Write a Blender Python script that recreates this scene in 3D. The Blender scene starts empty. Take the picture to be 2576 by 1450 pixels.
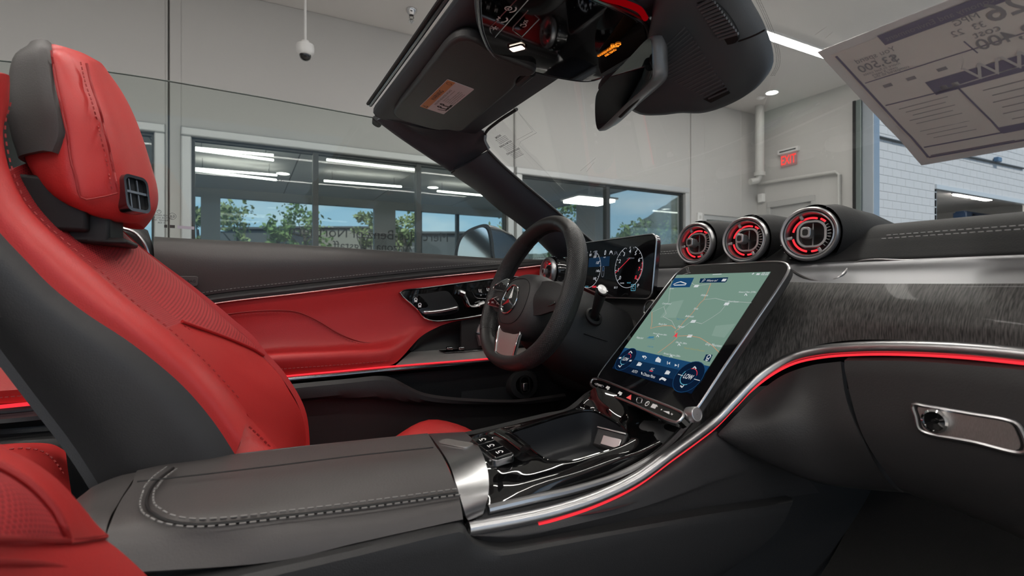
import bpy, bmesh, math, random
import numpy as np
from mathutils import Vector, Matrix

# ------------------------------------------------------------------ camera, sky, light, exposure
SC = bpy.context.scene
COL = SC.collection
FPX, PCX, PCY = 1300.0, 1288.0, 725.0            # focal length and principal point for 2576 x 1450
YAW = math.radians(27.4)                          # camera turned from the car's left (+Y) towards its front (+X)
AX = Vector((math.sin(YAW), math.cos(YAW), 0)); RX = Vector((math.cos(YAW), -math.sin(YAW), 0))
cam_d = bpy.data.cameras.new('camera'); cam = bpy.data.objects.new('camera', cam_d); COL.objects.link(cam)
cam_d.sensor_width = 36.0; cam_d.lens = 36.0 * FPX / 2576.0
cam_d.clip_start = 0.02; cam_d.clip_end = 2000
cam.location = (0, 0, 0); cam.rotation_euler = (math.pi / 2, 0, -YAW)
cam_d.dof.use_dof = True; cam_d.dof.focus_distance = 1.15; cam_d.dof.aperture_fstop = 6.5
SC.camera = cam
FLOOR = -0.95                                     # camera height above the garage floor

w = bpy.data.worlds.new('sky'); SC.world = w; w.use_nodes = True
nt = w.node_tree; nt.nodes.clear()
tc = nt.nodes.new('ShaderNodeTexCoord'); sp = nt.nodes.new('ShaderNodeSeparateXYZ')
mp = nt.nodes.new('ShaderNodeMapping'); mp.inputs['Scale'].default_value = (1.3, 1.3, 4.2)
nz = nt.nodes.new('ShaderNodeTexNoise'); nz.inputs['Scale'].default_value = 2.1; nz.inputs['Detail'].default_value = 6
rp = nt.nodes.new('ShaderNodeValToRGB'); rp.color_ramp.elements[0].position = .46; rp.color_ramp.elements[1].position = .68
gr = nt.nodes.new('ShaderNodeValToRGB')
gr.color_ramp.elements[0].position = .0; gr.color_ramp.elements[0].color = (.40, .60, .78, 1)
gr.color_ramp.elements[1].position = .5; gr.color_ramp.elements[1].color = (.19, .40, .70, 1)
mx = nt.nodes.new('ShaderNodeMix'); mx.data_type = 'RGBA'
mx.inputs['B'].default_value = (.80, .83, .87, 1)
bg = nt.nodes.new('ShaderNodeBackground'); out = nt.nodes.new('ShaderNodeOutputWorld')
bg.inputs['Strength'].default_value = 1.3
L = nt.links.new
L(tc.outputs['Generated'], mp.inputs['Vector']); L(mp.outputs['Vector'], nz.inputs['Vector'])
L(nz.outputs['Fac'], rp.inputs['Fac']); L(tc.outputs['Generated'], sp.inputs['Vector']); L(sp.outputs['Z'], gr.inputs['Fac'])
L(gr.outputs['Color'], mx.inputs['A']); L(rp.outputs['Color'], mx.inputs['Factor'])
L(mx.outputs['Result'], bg.inputs['Color']); L(bg.outputs['Background'], out.inputs['Surface'])

sun_d = bpy.data.lights.new('sun', 'SUN'); sun_d.energy = 3.2; sun_d.angle = .02; sun_d.color = (1, .95, .88)
sun = bpy.data.objects.new('sun', sun_d); COL.objects.link(sun)
sun.rotation_euler = Vector((.25, .75, -.9)).to_track_quat('-Z', 'Y').to_euler()

vs = SC.view_settings
vs.view_transform = 'Standard'; vs.look = 'None'; vs.gamma = 1.0; vs.use_curve_mapping = False
vs.exposure = 0.0
random.seed(4)

# ------------------------------------------------------------------ pixel -> point
def ray(px, py):
    k = (px - PCX) / FPX
    return Vector((AX.x + k * RX.x, AX.y + k * RX.y, (PCY - py) / FPX))
def U(px, py, X=None, Y=None, Z=None, D=None, P=None):
    """point seen at a pixel that lies at car coordinate X, Y or Z, at depth D, or on a plane P=(point, normal)"""
    d = ray(px, py)
    if X is not None: t = X / d.x
    elif Y is not None: t = Y / d.y
    elif Z is not None: t = Z / d.z
    elif D is not None: t = D
    else: t = P[0].dot(P[1]) / d.dot(P[1])
    return d * t
def UY(y, *pp): return [U(a, b, Y=y) for a, b in pp]
def UX(x, *pp): return [U(a, b, X=x) for a, b in pp]
def UZ(z, *pp): return [U(a, b, Z=z) for a, b in pp]
def U3(*pp):                                       # (px, py, Y)
    return [U(a, b, Y=c) for a, b, c in pp]
V = Vector

# ------------------------------------------------------------------ curves
def spl(pts, n, closed=False):
    """n points along a smooth curve through pts, evenly spaced"""
    p = np.array([tuple(q) for q in pts], float)
    if len(p) == 2 and not closed:
        return [V(p[0] + (p[1] - p[0]) * t) for t in np.linspace(0, 1, n)]
    if closed:
        q = np.vstack([p[-1], p, p[0], p[1]]); segs = len(p)
    else:
        q = np.vstack([2 * p[0] - p[1], p, 2 * p[-1] - p[-2]]); segs = len(p) - 1
    dense = []
    for i in range(segs):
        p0, p1, p2, p3 = q[i], q[i + 1], q[i + 2], q[i + 3]
        d1 = max(np.linalg.norm(p1 - p0), 1e-6) ** .5; d2 = max(np.linalg.norm(p2 - p1), 1e-6) ** .5; d3 = max(np.linalg.norm(p3 - p2), 1e-6) ** .5
        m1 = d2 * ((p1 - p0) / d1 - (p2 - p0) / (d1 + d2) + (p2 - p1) / d2)
        m2 = d2 * ((p2 - p1) / d2 - (p3 - p1) / (d2 + d3) + (p3 - p2) / d3)
        t = np.linspace(0, 1, 24, endpoint=False)[:, None]
        dense.append((2 * t ** 3 - 3 * t ** 2 + 1) * p1 + (t ** 3 - 2 * t ** 2 + t) * m1 + (-2 * t ** 3 + 3 * t ** 2) * p2 + (t ** 3 - t ** 2) * m2)
    dense = np.vstack(dense + [p[:1] if closed else p[-1:]])
    s = np.concatenate([[0], np.cumsum(np.linalg.norm(np.diff(dense, axis=0), axis=1))])
    tt = np.linspace(0, s[-1], n + 1)[:-1] if closed else np.linspace(0, s[-1], n)
    return [V([np.interp(t, s, dense[:, k]) for k in range(3)]) for t in tt]
def splseg(pts, per):
    """closed smooth curve with the same number of points in every segment"""
    p = np.array([tuple(q) for q in pts], float); n = len(p); o = []
    for i in range(n):
        p0, p1, p2, p3 = p[i - 1], p[i], p[(i + 1) % n], p[(i + 2) % n]; L0 = np.linalg.norm(p2 - p1)
        m1 = (p2 - p0) / max(np.linalg.norm(p2 - p0), 1e-6) * L0 * .9; m2 = (p3 - p1) / max(np.linalg.norm(p3 - p1), 1e-6) * L0 * .9
        for t in np.linspace(0, 1, per, endpoint=False): o.append(V((2 * t ** 3 - 3 * t ** 2 + 1) * p1 + (t ** 3 - 2 * t ** 2 + t) * m1 + (-2 * t ** 3 + 3 * t ** 2) * p2 + (t ** 3 - t ** 2) * m2))
    return o
def lerp(a, b, t): return a + (b - a) * t
def rrect(w, h, r, n=5):
    r = min(r, w / 2, h / 2); o = []
    for cx, cy, a0 in ((w / 2 - r, h / 2 - r, 0), (-w / 2 + r, h / 2 - r, 90), (-w / 2 + r, -h / 2 + r, 180), (w / 2 - r, -h / 2 + r, 270)):
        for i in range(n + 1):
            a = math.radians(a0 + 90 * i / n); o.append((cx + r * math.cos(a), cy + r * math.sin(a)))
    return o
def circ(r, n=24, sx=1, sy=1): return [(r * sx * math.cos(2 * math.pi * i / n), r * sy * math.sin(2 * math.pi * i / n)) for i in range(n)]
class Fr:
    """a flat local frame: a along e1, b along e2, c along the normal"""
    def __init__(s, o, e1, e2, n=None):
        s.o = V(o); s.e1 = V(e1).normalized(); s.n = V(n).normalized() if n is not None else s.e1.cross(V(e2)).normalized()
        s.e2 = s.n.cross(s.e1).normalized()
        if s.e2.dot(V(e2)) < 0: s.e2 = -s.e2
    def __call__(s, a, b, c=0.0): return s.o + s.e1 * a + s.e2 * b + s.n * c
    def pts(s, l, c=0.0): return [s(a, b, c) for a, b in l]

# ------------------------------------------------------------------ mesh builder
_T = {}
def text_mesh(body, bold=0.0):
    k = (body, bold)
    if k not in _T:
        cu = bpy.data.curves.new('t', 'FONT'); cu.body = body; cu.size = 1; cu.resolution_u = 3; cu.offset = bold
        o = bpy.data.objects.new('t', cu); me = bpy.data.meshes.new_from_object(o)
        _T[k] = ([tuple(v.co) for v in me.vertices], [tuple(p.vertices) for p in me.polygons])
        bpy.data.objects.remove(o); bpy.data.curves.remove(cu); bpy.data.meshes.remove(me)
    return _T[k]
class MB:
    def __init__(s): s.v = []; s.f = []; s.uv = []
    def add(s, vs, fs, uv=None):
        b = len(s.v); s.v += [V(q) for q in vs]; s.f += [tuple(i + b for i in f) for f in fs]
        s.uv += list(uv) if uv is not None else [(0, 0)] * len(vs); return s
    def box(s, c, size, rot=None):
        x, y, z = [q / 2 for q in size]
        p = [V((a, b, d)) for a in (-x, x) for b in (-y, y) for d in (-z, z)]
        if rot is not None: p = [rot @ q for q in p]
        return s.add([V(c) + q for q in p], [(0, 1, 3, 2), (4, 6, 7, 5), (0, 4, 5, 1), (2, 3, 7, 6), (0, 2, 6, 4), (1, 5, 7, 3)])
    def bb(s, x0, x1, y0, y1, z0, z1): return s.box(((x0 + x1) / 2, (y0 + y1) / 2, (z0 + z1) / 2), (abs(x1 - x0), abs(y1 - y0), abs(z1 - z0)))
    def fbox(s, f, a, b, c, w, h, t):                 # box in a frame, c is its middle
        R = Matrix((f.e1, f.e2, f.n)).transposed(); return s.box(f(a, b, c), (w, h, t), R)
    def prism(s, poly, vec):
        n = len(poly); vec = V(vec); p = [V(q) for q in poly]
        return s.add(p + [q + vec for q in p], [tuple(range(n))[::-1], tuple(range(n, 2 * n))] + [(i, (i + 1) % n, n + (i + 1) % n, n + i) for i in range(n)])
    def fprism(s, f, poly, c0, c1): return s.prism(f.pts(poly, c0), f.n * (c1 - c0))
    def ring(s, outer, inner, vec):
        """frame between two loops of equal length, extruded by vec"""
        n = len(outer); vec = V(vec); o = [V(q) for q in outer]; i_ = [V(q) for q in inner]
        vs = o + i_ + [q + vec for q in o] + [q + vec for q in i_]; fs = []
        for i in range(n):
            j = (i + 1) % n
            fs += [(i, j, n + j, n + i), (2 * n + i, 3 * n + i, 3 * n + j, 2 * n + j), (i, 2 * n + i, 2 * n + j, j), (n + i, n + j, 3 * n + j, 3 * n + i)]
        return s.add(vs, fs)
    def flat(s, poly): return s.add(poly, [tuple(range(len(poly)))])
    def grid(s, G, th=0.0, closed=False, eye=None, uvs=1.0):
        """surface over rows of points; th > 0 gives it a back face th behind the side that faces eye"""
        nr, nc = len(G), len(G[0]); P = np.array([[tuple(q) for q in r] for r in G])
        du = np.gradient(P, axis=1) if not closed else (np.roll(P, -1, 1) - np.roll(P, 1, 1)) / 2
        dv = np.gradient(P, axis=0); N = np.cross(du, dv); ln = np.linalg.norm(N, axis=2, keepdims=True); ln[ln < 1e-12] = 1; N /= ln
        uu = np.zeros((nr, nc)); vv = np.zeros((nr, nc))
        uu[:, 1:] = np.cumsum(np.linalg.norm(np.diff(P, axis=1), axis=2), axis=1); vv[1:, :] = np.cumsum(np.linalg.norm(np.diff(P, axis=0), axis=2), axis=0)
        mid = nr // 2; uu[:] = uu[mid]; vv[:] = vv[:, nc // 2][:, None]
        uv = [(float(uu[i, j]) * uvs, float(vv[i, j]) * uvs) for i in range(nr) for j in range(nc)]
        ix = lambda i, j: i * nc + (j % nc)
        cols = range(nc if closed else nc - 1)
        front = [(ix(i, j), ix(i, j + 1), ix(i + 1, j + 1), ix(i + 1, j)) for i in range(nr - 1) for j in cols]
        if th <= 0: return s.add([V(q) for q in P.reshape(-1, 3)], front, uv)
        e = np.zeros(3) if eye is None else np.array(tuple(eye))
        sg = np.sign(np.sum(N * (e - P))); N = N * (sg if sg else 1)
        B = P - N * th; m = nr * nc
        back = [tuple(m + q for q in f[::-1]) for f in front]; side = []
        for j in cols:
            side += [(ix(0, j + 1), ix(0, j), m + ix(0, j), m + ix(0, j + 1)), (ix(nr - 1, j), ix(nr - 1, j + 1), m + ix(nr - 1, j + 1), m + ix(nr - 1, j))]
        if not closed:
            for i in range(nr - 1):
                side += [(ix(i, 0), ix(i + 1, 0), m + ix(i + 1, 0), m + ix(i, 0)), (ix(i + 1, nc - 1), ix(i, nc - 1), m + ix(i, nc - 1), m + ix(i + 1, nc - 1))]
        return s.add([V(q) for q in P.reshape(-1, 3)] + [V(q) for q in B.reshape(-1, 3)], front + back + side, uv + uv)
    def patch(s, rows, nu=40, nv=24, th=0.004, eye=None):
        R = [spl(r, nu) for r in rows]
        cols = [spl([r[j] for r in R], nv) for j in range(nu)]
        return s.grid([[cols[j][i] for j in range(nu)] for i in range(nv)], th, eye=eye)
    def tube(s, path, r, n=10, up=(0, 0, 1), closed=False, cap=True, flat=1.0):
        """sweep of a round (or flattened: r across, r*flat along up) section; r may be a list"""
        path = [V(q) for q in path]; m = len(path); rr = r if isinstance(r, (list, tuple)) else [r] * m
        rings = []
        for i, p in enumerate(path):
            a = path[(i - 1) % m] if closed or i > 0 else p; b = path[(i + 1) % m] if closed or i < m - 1 else p
            t = (b - a).normalized(); sd = t.cross(V(up))
            if sd.length < 1e-4: sd = t.cross(V((1, 0, 0)))
            sd.normalize(); u2 = sd.cross(t).normalized()
            rings.append([p + sd * rr[i] * math.cos(2 * math.pi * k / n) + u2 * rr[i] * flat * math.sin(2 * math.pi * k / n) for k in range(n)])
        vs = [q for g in rings for q in g]; fs = []
        for i in range(m if closed else m - 1):
            for k in range(n):
                fs.append((i * n + k, i * n + (k + 1) % n, ((i + 1) % m) * n + (k + 1) % n, ((i + 1) % m) * n + k))
        if cap and not closed: fs += [tuple(range(n))[::-1], tuple((m - 1) * n + k for k in range(n))]
        ln = [0.0]
        for i in range(1, m): ln.append(ln[-1] + (path[i] - path[i - 1]).length)
        return s.add(vs, fs, [(k / n * 6.28 * rr[i], ln[i]) for i in range(m) for k in range(n)])
    def lathe(s, prof, f, n=28, sx=1.0, sy=1.0):
        """profile of (radius, height along the frame's normal)"""
        vs = [f(r * sx * math.cos(2 * math.pi * k / n), r * sy * math.sin(2 * math.pi * k / n), h) for r, h in prof for k in range(n)]; fs = []
        for i in range(len(prof) - 1):
            for k in range(n): fs.append((i * n + k, i * n + (k + 1) % n, (i + 1) * n + (k + 1) % n, (i + 1) * n + k))
        return s.add(vs, fs)
    def text(s, f, body, size, a, b, c=0.0, al='C', bold=0.0, flip=False, sx=1.0, shear=0.0):
        vs, fs = text_mesh(body, bold)
        if not vs: return s
        x0 = min(q[0] for q in vs); x1 = max(q[0] for q in vs); off = {'C': (x0 + x1) / 2, 'L': x0, 'R': x1}[al]; sg = -1 if flip else 1
        return s.add([f(a + sg * ((q[0] - off) * sx + q[1] * shear) * size, b + (q[1] - .35) * size, c) for q in vs], fs)
    def strip(s, f, line, wd, c=0.0):
        """flat line of width wd drawn in a frame"""
        pts = [Vector((a, b)) for a, b in line]
        for i in range(len(pts) - 1):
            d = pts[i + 1] - pts[i]
            if d.length < 1e-7: continue
            n = Vector((-d.y, d.x)).normalized() * wd / 2; e = d.normalized() * wd * .25
            q = [pts[i] - n - e, pts[i + 1] - n + e, pts[i + 1] + n + e, pts[i] + n - e]
            s.flat([f(p.x, p.y, c) for p in q])
        return s
    def arc(s, f, ca, cb, r, a0, a1, wd, c=0.0, sx=1.0, sy=1.0, n=28):
        vs = []; fs = []
        for i in range(n + 1):
            t = math.radians(a0 + (a1 - a0) * i / n)
            for q in (r - wd / 2, r + wd / 2): vs.append(f(ca + q * sx * math.cos(t), cb + q * sy * math.sin(t), c))
        return s.add(vs, [(2 * i, 2 * i + 1, 2 * i + 3, 2 * i + 2) for i in range(n)])
    def build(s, name, mat, parent=None, smooth=True, bevel=0.0, seg=2, label=None, kind=None, angle=35, fix=True):
        me = bpy.data.meshes.new(name); root = parent
        inv = Matrix.Identity(4)
        if parent is not None:
            M = Matrix.Translation(parent.location) @ parent.rotation_euler.to_matrix().to_4x4()
            if parent.parent is not None:
                g = parent.parent; M = Matrix.Translation(g.location) @ g.rotation_euler.to_matrix().to_4x4() @ M
            inv = M.inverted()
        me.from_pydata([tuple(inv @ q) for q in s.v], [], s.f)
        if any(u != (0, 0) for u in s.uv):
            ul = me.uv_layers.new(name='uv'); li = np.empty(len(me.loops), int); me.loops.foreach_get('vertex_index', li)
            ul.data.foreach_set('uv', np.array(s.uv, np.float32)[li].ravel())
        if fix:
            bm = bmesh.new(); bm.from_mesh(me); bmesh.ops.recalc_face_normals(bm, faces=bm.faces); bm.to_mesh(me); bm.free()
        me.polygons.foreach_set('use_smooth', [smooth] * len(me.polygons))
        if smooth: me.set_sharp_from_angle(angle=math.radians(angle))
        me.materials.append(mat); me.update()
        o = bpy.data.objects.new(name, me); COL.objects.link(o)
        if parent is not None: o.parent = parent
        if bevel:
            b = o.modifiers.new('bevel', 'BEVEL'); b.width = bevel; b.segments = seg; b.limit_method = 'ANGLE'; b.angle_limit = math.radians(40)
        if label: o['label'] = label
        if kind is None and parent is not None and any(q in name for q in ('letter', 'symbol', 'marking', 'printed', 'names', 'roads', 'highways', 'ticks', 'outlines', 'scratch', 'wires', 'rings', 'arcs', 'pattern', 'grip_', 'indicator', 'cable', 'frame_arms')): kind = 'stuff'
        if kind: o['kind'] = kind
        return o
def tag(o, label=None, cat=None, group=None, kind=None):
    if label: o['label'] = label
    if cat: o['category'] = cat
    if group: o['group'] = group
    if kind: o['kind'] = kind
    return o
def thing(name, label, cat, loc=(0, 0, 0), group=None):
    o = bpy.data.objects.new(name, None); COL.objects.link(o); o.location = loc; o.empty_display_size = .05
    return tag(o, label, cat, group)
def stitches(mb, path, nrm, ln=.006, gap=.003, wd=.0016, ht=.0012):
    """row of raised thread stitches along a path"""
    tot = sum((path[i + 1] - path[i]).length for i in range(len(path) - 1)); n = max(2, int(tot / (ln + gap)))
    P = spl(path, n * 2 + 1); N = V(nrm).normalized()
    for i in range(n):
        a, b = P[2 * i], P[2 * i + 1]; t = (b - a)
        if t.length < 1e-6: continue
        t.normalize(); sd = t.cross(N).normalized(); m = (a + b) / 2
        mb.box(m + N * ht * .4, (ln, wd, ht), Matrix((t, sd, sd.cross(t))).transposed())
    return mb

# ------------------------------------------------------------------ materials
def lin(r, g, b):
    f = lambda c: (c / 255) / 12.92 if c / 255 <= .04045 else ((c / 255 + .055) / 1.055) ** 2.4
    return (f(r), f(g), f(b), 1)
MATS = {}
def mat(name, col, rough=.5, metal=0.0, bump=0.0, scale=200.0, coat=0.0, emit=None, es=0.0, spec=.5, var=0.0, tex='noise', aniso=None, sheen=0.0):
    m = bpy.data.materials.new(name); m.use_nodes = True; t = m.node_tree; b = t.nodes['Principled BSDF']
    b.inputs['Base Color'].default_value = col; b.inputs['Roughness'].default_value = rough; b.inputs['Metallic'].default_value = metal
    b.inputs['Specular IOR Level'].default_value = spec; b.inputs['Coat Weight'].default_value = coat
    if sheen: b.inputs['Sheen Weight'].default_value = sheen
    if emit is not None: b.inputs['Emission Color'].default_value = emit; b.inputs['Emission Strength'].default_value = es
    if bump or var:
        tcn = t.nodes.new('ShaderNodeTexCoord'); src = tcn.outputs['Object']
        if aniso:
            mpn = t.nodes.new('ShaderNodeMapping'); mpn.inputs['Scale'].default_value = aniso; t.links.new(src, mpn.inputs['Vector']); src = mpn.outputs['Vector']
        if tex == 'voronoi': n = t.nodes.new('ShaderNodeTexVoronoi'); fac = n.outputs['Distance']
        else: n = t.nodes.new('ShaderNodeTexNoise'); n.inputs['Detail'].default_value = 3; fac = n.outputs['Fac']
        n.inputs['Scale'].default_value = scale; t.links.new(src, n.inputs['Vector'])
        if bump:
            bp = t.nodes.new('ShaderNodeBump'); bp.inputs['Strength'].default_value = bump; bp.inputs['Distance'].default_value = .0008
            t.links.new(fac, bp.inputs['Height']); t.links.new(bp.outputs['Normal'], b.inputs['Normal'])
        if var:
            n2 = n
            mixn = t.nodes.new('ShaderNodeMix'); mixn.data_type = 'RGBA'
            mixn.inputs['A'].default_value = tuple(c * (1 - var) for c in col[:3]) + (1,); mixn.inputs['B'].default_value = tuple(min(1, c * (1 + var)) for c in col[:3]) + (1,)
            t.links.new(fac, mixn.inputs['Factor']); t.links.new(mixn.outputs['Result'], b.inputs['Base Color'])
    MATS[name] = m; return m
def glow(name, col, es=1.0):
    m = bpy.data.materials.new(name); m.use_nodes = True; b = m.node_tree.nodes['Principled BSDF']
    b.inputs['Base Color'].default_value = (0, 0, 0, 1); b.inputs['Roughness'].default_value = .4; b.inputs['Specular IOR Level'].default_value = 0
    b.inputs['Emission Color'].default_value = col; b.inputs['Emission Strength'].default_value = es; MATS[name] = m; return m
def glass(name, tint=(.93, .96, .95, 1), refl=1.0, rough=0.0):
    m = bpy.data.materials.new(name); m.use_nodes = True; t = m.node_tree; t.nodes.remove(t.nodes['Principled BSDF'])
    o = t.nodes['Material Output']; tr = t.nodes.new('ShaderNodeBsdfTransparent'); tr.inputs['Color'].default_value = tint
    g = t.nodes.new('ShaderNodeBsdfGlossy'); g.inputs['Roughness'].default_value = rough; fr_ = t.nodes.new('ShaderNodeFresnel'); fr_.inputs['IOR'].default_value = 1.45
    ml = t.nodes.new('ShaderNodeMath'); ml.operation = 'MULTIPLY'; ml.inputs[1].default_value = refl
    mi = t.nodes.new('ShaderNodeMixShader'); t.links.new(fr_.outputs[0], ml.inputs[0]); t.links.new(ml.outputs[0], mi.inputs['Fac'])
    t.links.new(tr.outputs[0], mi.inputs[1]); t.links.new(g.outputs[0], mi.inputs[2]); t.links.new(mi.outputs[0], o.inputs['Surface']); MATS[name] = m; return m
def perforated(name, col, pitch=.0055, hole=.17, dark=.25, rough=.5, dimple=0.6):
    """leather with a staggered grid of punched holes, laid out in surface (uv) metres"""
    m = mat(name, col, rough); t = m.node_tree; b = t.nodes['Principled BSDF']; N = t.nodes.new; K = t.links.new
    uv = N('ShaderNodeUVMap'); d = []
    for off in ((0, 0, 0), (.5, .5, 0)):
        v1 = N('ShaderNodeVectorMath'); v1.operation = 'MULTIPLY'; v1.inputs[1].default_value = (1 / pitch, 1 / (pitch * 1.1), 0); K(uv.outputs[0], v1.inputs[0])
        v2 = N('ShaderNodeVectorMath'); v2.operation = 'ADD'; v2.inputs[1].default_value = off; K(v1.outputs[0], v2.inputs[0])
        v3 = N('ShaderNodeVectorMath'); v3.operation = 'FRACTION'; K(v2.outputs[0], v3.inputs[0])
        v4 = N('ShaderNodeVectorMath'); v4.operation = 'DISTANCE'; v4.inputs[1].default_value = (.5, .5, 0); K(v3.outputs[0], v4.inputs[0]); d.append(v4.outputs['Value'])
    mn = N('ShaderNodeMath'); mn.operation = 'MINIMUM'; K(d[0], mn.inputs[0]); K(d[1], mn.inputs[1])
    mr = N('ShaderNodeMapRange'); mr.inputs['From Min'].default_value = hole * .75; mr.inputs['From Max'].default_value = hole * 1.25; K(mn.outputs[0], mr.inputs['Value'])
    mi = N('ShaderNodeMix'); mi.data_type = 'RGBA'; mi.inputs['A'].default_value = tuple(c * dark for c in col[:3]) + (1,); mi.inputs['B'].default_value = col
    K(mr.outputs[0], mi.inputs['Factor']); K(mi.outputs['Result'], b.inputs['Base Color'])
    bp = N('ShaderNodeBump'); bp.inputs['Strength'].default_value = dimple; bp.inputs['Distance'].default_value = .001; K(mr.outputs[0], bp.inputs['Height']); K(bp.outputs['Normal'], b.inputs['Normal'])
    return m
def grained(name, c1, c2, scale, stretch, rough=.45, metal=0.0, coat=0.0):
    """fine long streaks: brushed metal, open-pore wood"""
    m = mat(name, c1, rough, metal, coat=coat); t = m.node_tree; b = t.nodes['Principled BSDF']; N = t.nodes.new; K = t.links.new
    tcn = N('ShaderNodeTexCoord'); mpn = N('ShaderNodeMapping'); mpn.inputs['Scale'].default_value = stretch[:3]
    if len(stretch) > 3: mpn.inputs['Rotation'].default_value = stretch[3:]
    n = N('ShaderNodeTexNoise'); n.inputs['Scale'].default_value = scale; n.inputs['Detail'].default_value = 4
    K(tcn.outputs['Object'], mpn.inputs['Vector']); K(mpn.outputs['Vector'], n.inputs['Vector'])
    r = N('ShaderNodeValToRGB'); r.color_ramp.elements[0].position = .35; r.color_ramp.elements[1].position = .68; r.color_ramp.elements[0].color = c1; r.color_ramp.elements[1].color = c2
    K(n.outputs['Fac'], r.inputs['Fac']); K(r.outputs['Color'], b.inputs['Base Color'])
    bp = N('ShaderNodeBump'); bp.inputs['Strength'].default_value = .15; bp.inputs['Distance'].default_value = .0005; K(n.outputs['Fac'], bp.inputs['Height']); K(bp.outputs['Normal'], b.inputs['Normal'])
    return m
RED = (.47, .026, .025, 1)
M_red = mat('red_leather', RED, .42, bump=.35, scale=420, spec=.45)
M_redd = mat('red_leather_fine', (.45, .022, .023, 1), .46, bump=.25, scale=600, spec=.4)
M_redp = perforated('red_perforated_leather', (.46, .034, .038, 1), .0062, .17, .3, .5)
M_thr = mat('red_thread', (.30, .012, .012, 1), .6)
M_blk = mat('black_leather', (.029, .028, .029, 1), .48, bump=.35, scale=450, spec=.45)
M_dsh = mat('dash_black_leather', (.015, .015, .016, 1), .68, bump=.35, scale=450, spec=.2)
M_tub = mat('satin_silver_tube', (.58, .58, .59, 1), .34, 1.0)
M_gry = mat('charcoal_leather', (.056, .051, .050, 1), .5, bump=.3, scale=420, spec=.45)
M_pls = mat('black_grained_plastic', (.018, .018, .019, 1), .5, bump=.5, scale=700, spec=.45)
M_pl2 = mat('matte_black_plastic', (.008, .008, .0085, 1), .55, spec=.4)
M_head = mat('dark_headliner_trim', (.034, .039, .048, 1), .55, bump=.3, scale=650, spec=.45)
M_pia = mat('piano_black', (.003, .003, .0032, 1), .04, coat=.6, spec=.5)
M_sat = mat('satin_aluminium', (.50, .50, .51, 1), .28, 1.0)
M_brs = grained('brushed_aluminium', (.42, .40, .38, 1), (.58, .57, .56, 1), 60, (4, 120, 4), .42, 1.0)
M_chr = mat('chrome', (.72, .72, .73, 1), .07, 1.0)
M_dch = mat('dark_chrome', (.22, .22, .23, 1), .2, 1.0)
M_wood = grained('open_pore_dark_wood', (.018, .017, .0175, 1), (.12, .115, .11, 1), 26, (1.2, 26, 3.0, 0, 0, 0), .48, coat=.05)
M_gthr = mat('grey_thread', (.16, .155, .15, 1), .6)
M_wthr = mat('pale_thread', (.30, .30, .30, 1), .6)
M_led = glow('red_ambient_light', (1.0, .035, .05, 1), 1.15)
M_rglow = glow('painted_red_glow', (1.0, .0, .01, 1), .16)  # emissive red standing in for the glow cast on the overhead housing
M_lcd = mat('screen_glass', (.004, .004, .005, 1), .05, coat=.3)
M_wht = mat('white_print', (.75, .75, .75, 1), .5)
M_slv2 = mat('soft_silver', (.52, .505, .485, 1), .42, .75)
M_rub = mat('black_rubber', (.010, .010, .011, 1), .6)
M_carp = mat('dark_carpet', (.012, .011, .010, 1), .95, bump=1.0, scale=900, var=.6)
M_perf = perforated('black_perforated_leather', (.026, .026, .027, 1), .0042, .2, .25, .45, 1.0)
M_rim = mat('black_nappa_leather', (.022, .021, .021, 1), .42, bump=.15, scale=600)

# ================================================================== THE PLACE AROUND THE CAR
YB, XE, ZC, ZT = 5.8, 7.63, 2.91, 1.45           # back wall, exit wall, ceiling, top of the window glass
M_wall = mat('painted_wall', (.53, .525, .51, 1), .8, bump=.2, scale=40)
M_ceil = mat('painted_ceiling', (.66, .64, .62, 1), .85)
M_conc = mat('polished_concrete', (.50, .48, .46, 1), .3, var=.15, scale=3)
M_frame = mat('light_aluminium_frame', (.55, .56, .56, 1), .4, .3)
M_mull = mat('dark_mullion', (.05, .055, .055, 1), .45, .3)
M_pane = glass('window_pane', (.90, .93, .92, 1), .3)
M_lamp = glow('lamp_diffuser', (1, .95, .89, 1), 40.0)
M_lampb = glow('showroom_lamp_diffuser', (1, .96, .90, 1), 10.0)
M_joint = mat('dark_joint', (.22, .215, .21, 1), .9)
M_door = mat('painted_door', (.45, .45, .44, 1), .5)
M_pipe = mat('painted_pipe', (.55, .55, .53, 1), .5)
M_bwht = mat('white_enamel', (.75, .75, .74, 1), .35)
M_out = mat('asphalt', (.12, .12, .12, 1), .9, var=.3, scale=4)

def struct(mb, name, m, parent=None, **k):
    o = mb.build(name, m, parent, smooth=False, **k)
    if parent is None: o['kind'] = 'structure'
    return o
def sroot(name):
    o = bpy.data.objects.new(name, None); COL.objects.link(o); o['kind'] = 'structure'; return o

struct(MB().bb(-8.2, XE + .15, -6.2, YB + .2, FLOOR - .1, FLOOR), 'floor', M_conc)
struct(MB().bb(-8.2, XE + .15, -6.2, YB + .2, ZC, ZC + .15), 'ceiling', M_ceil)
struct(MB().bb(-60, 120, -80, 140, FLOOR - .3, FLOOR - .12), 'ground', M_out)

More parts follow.
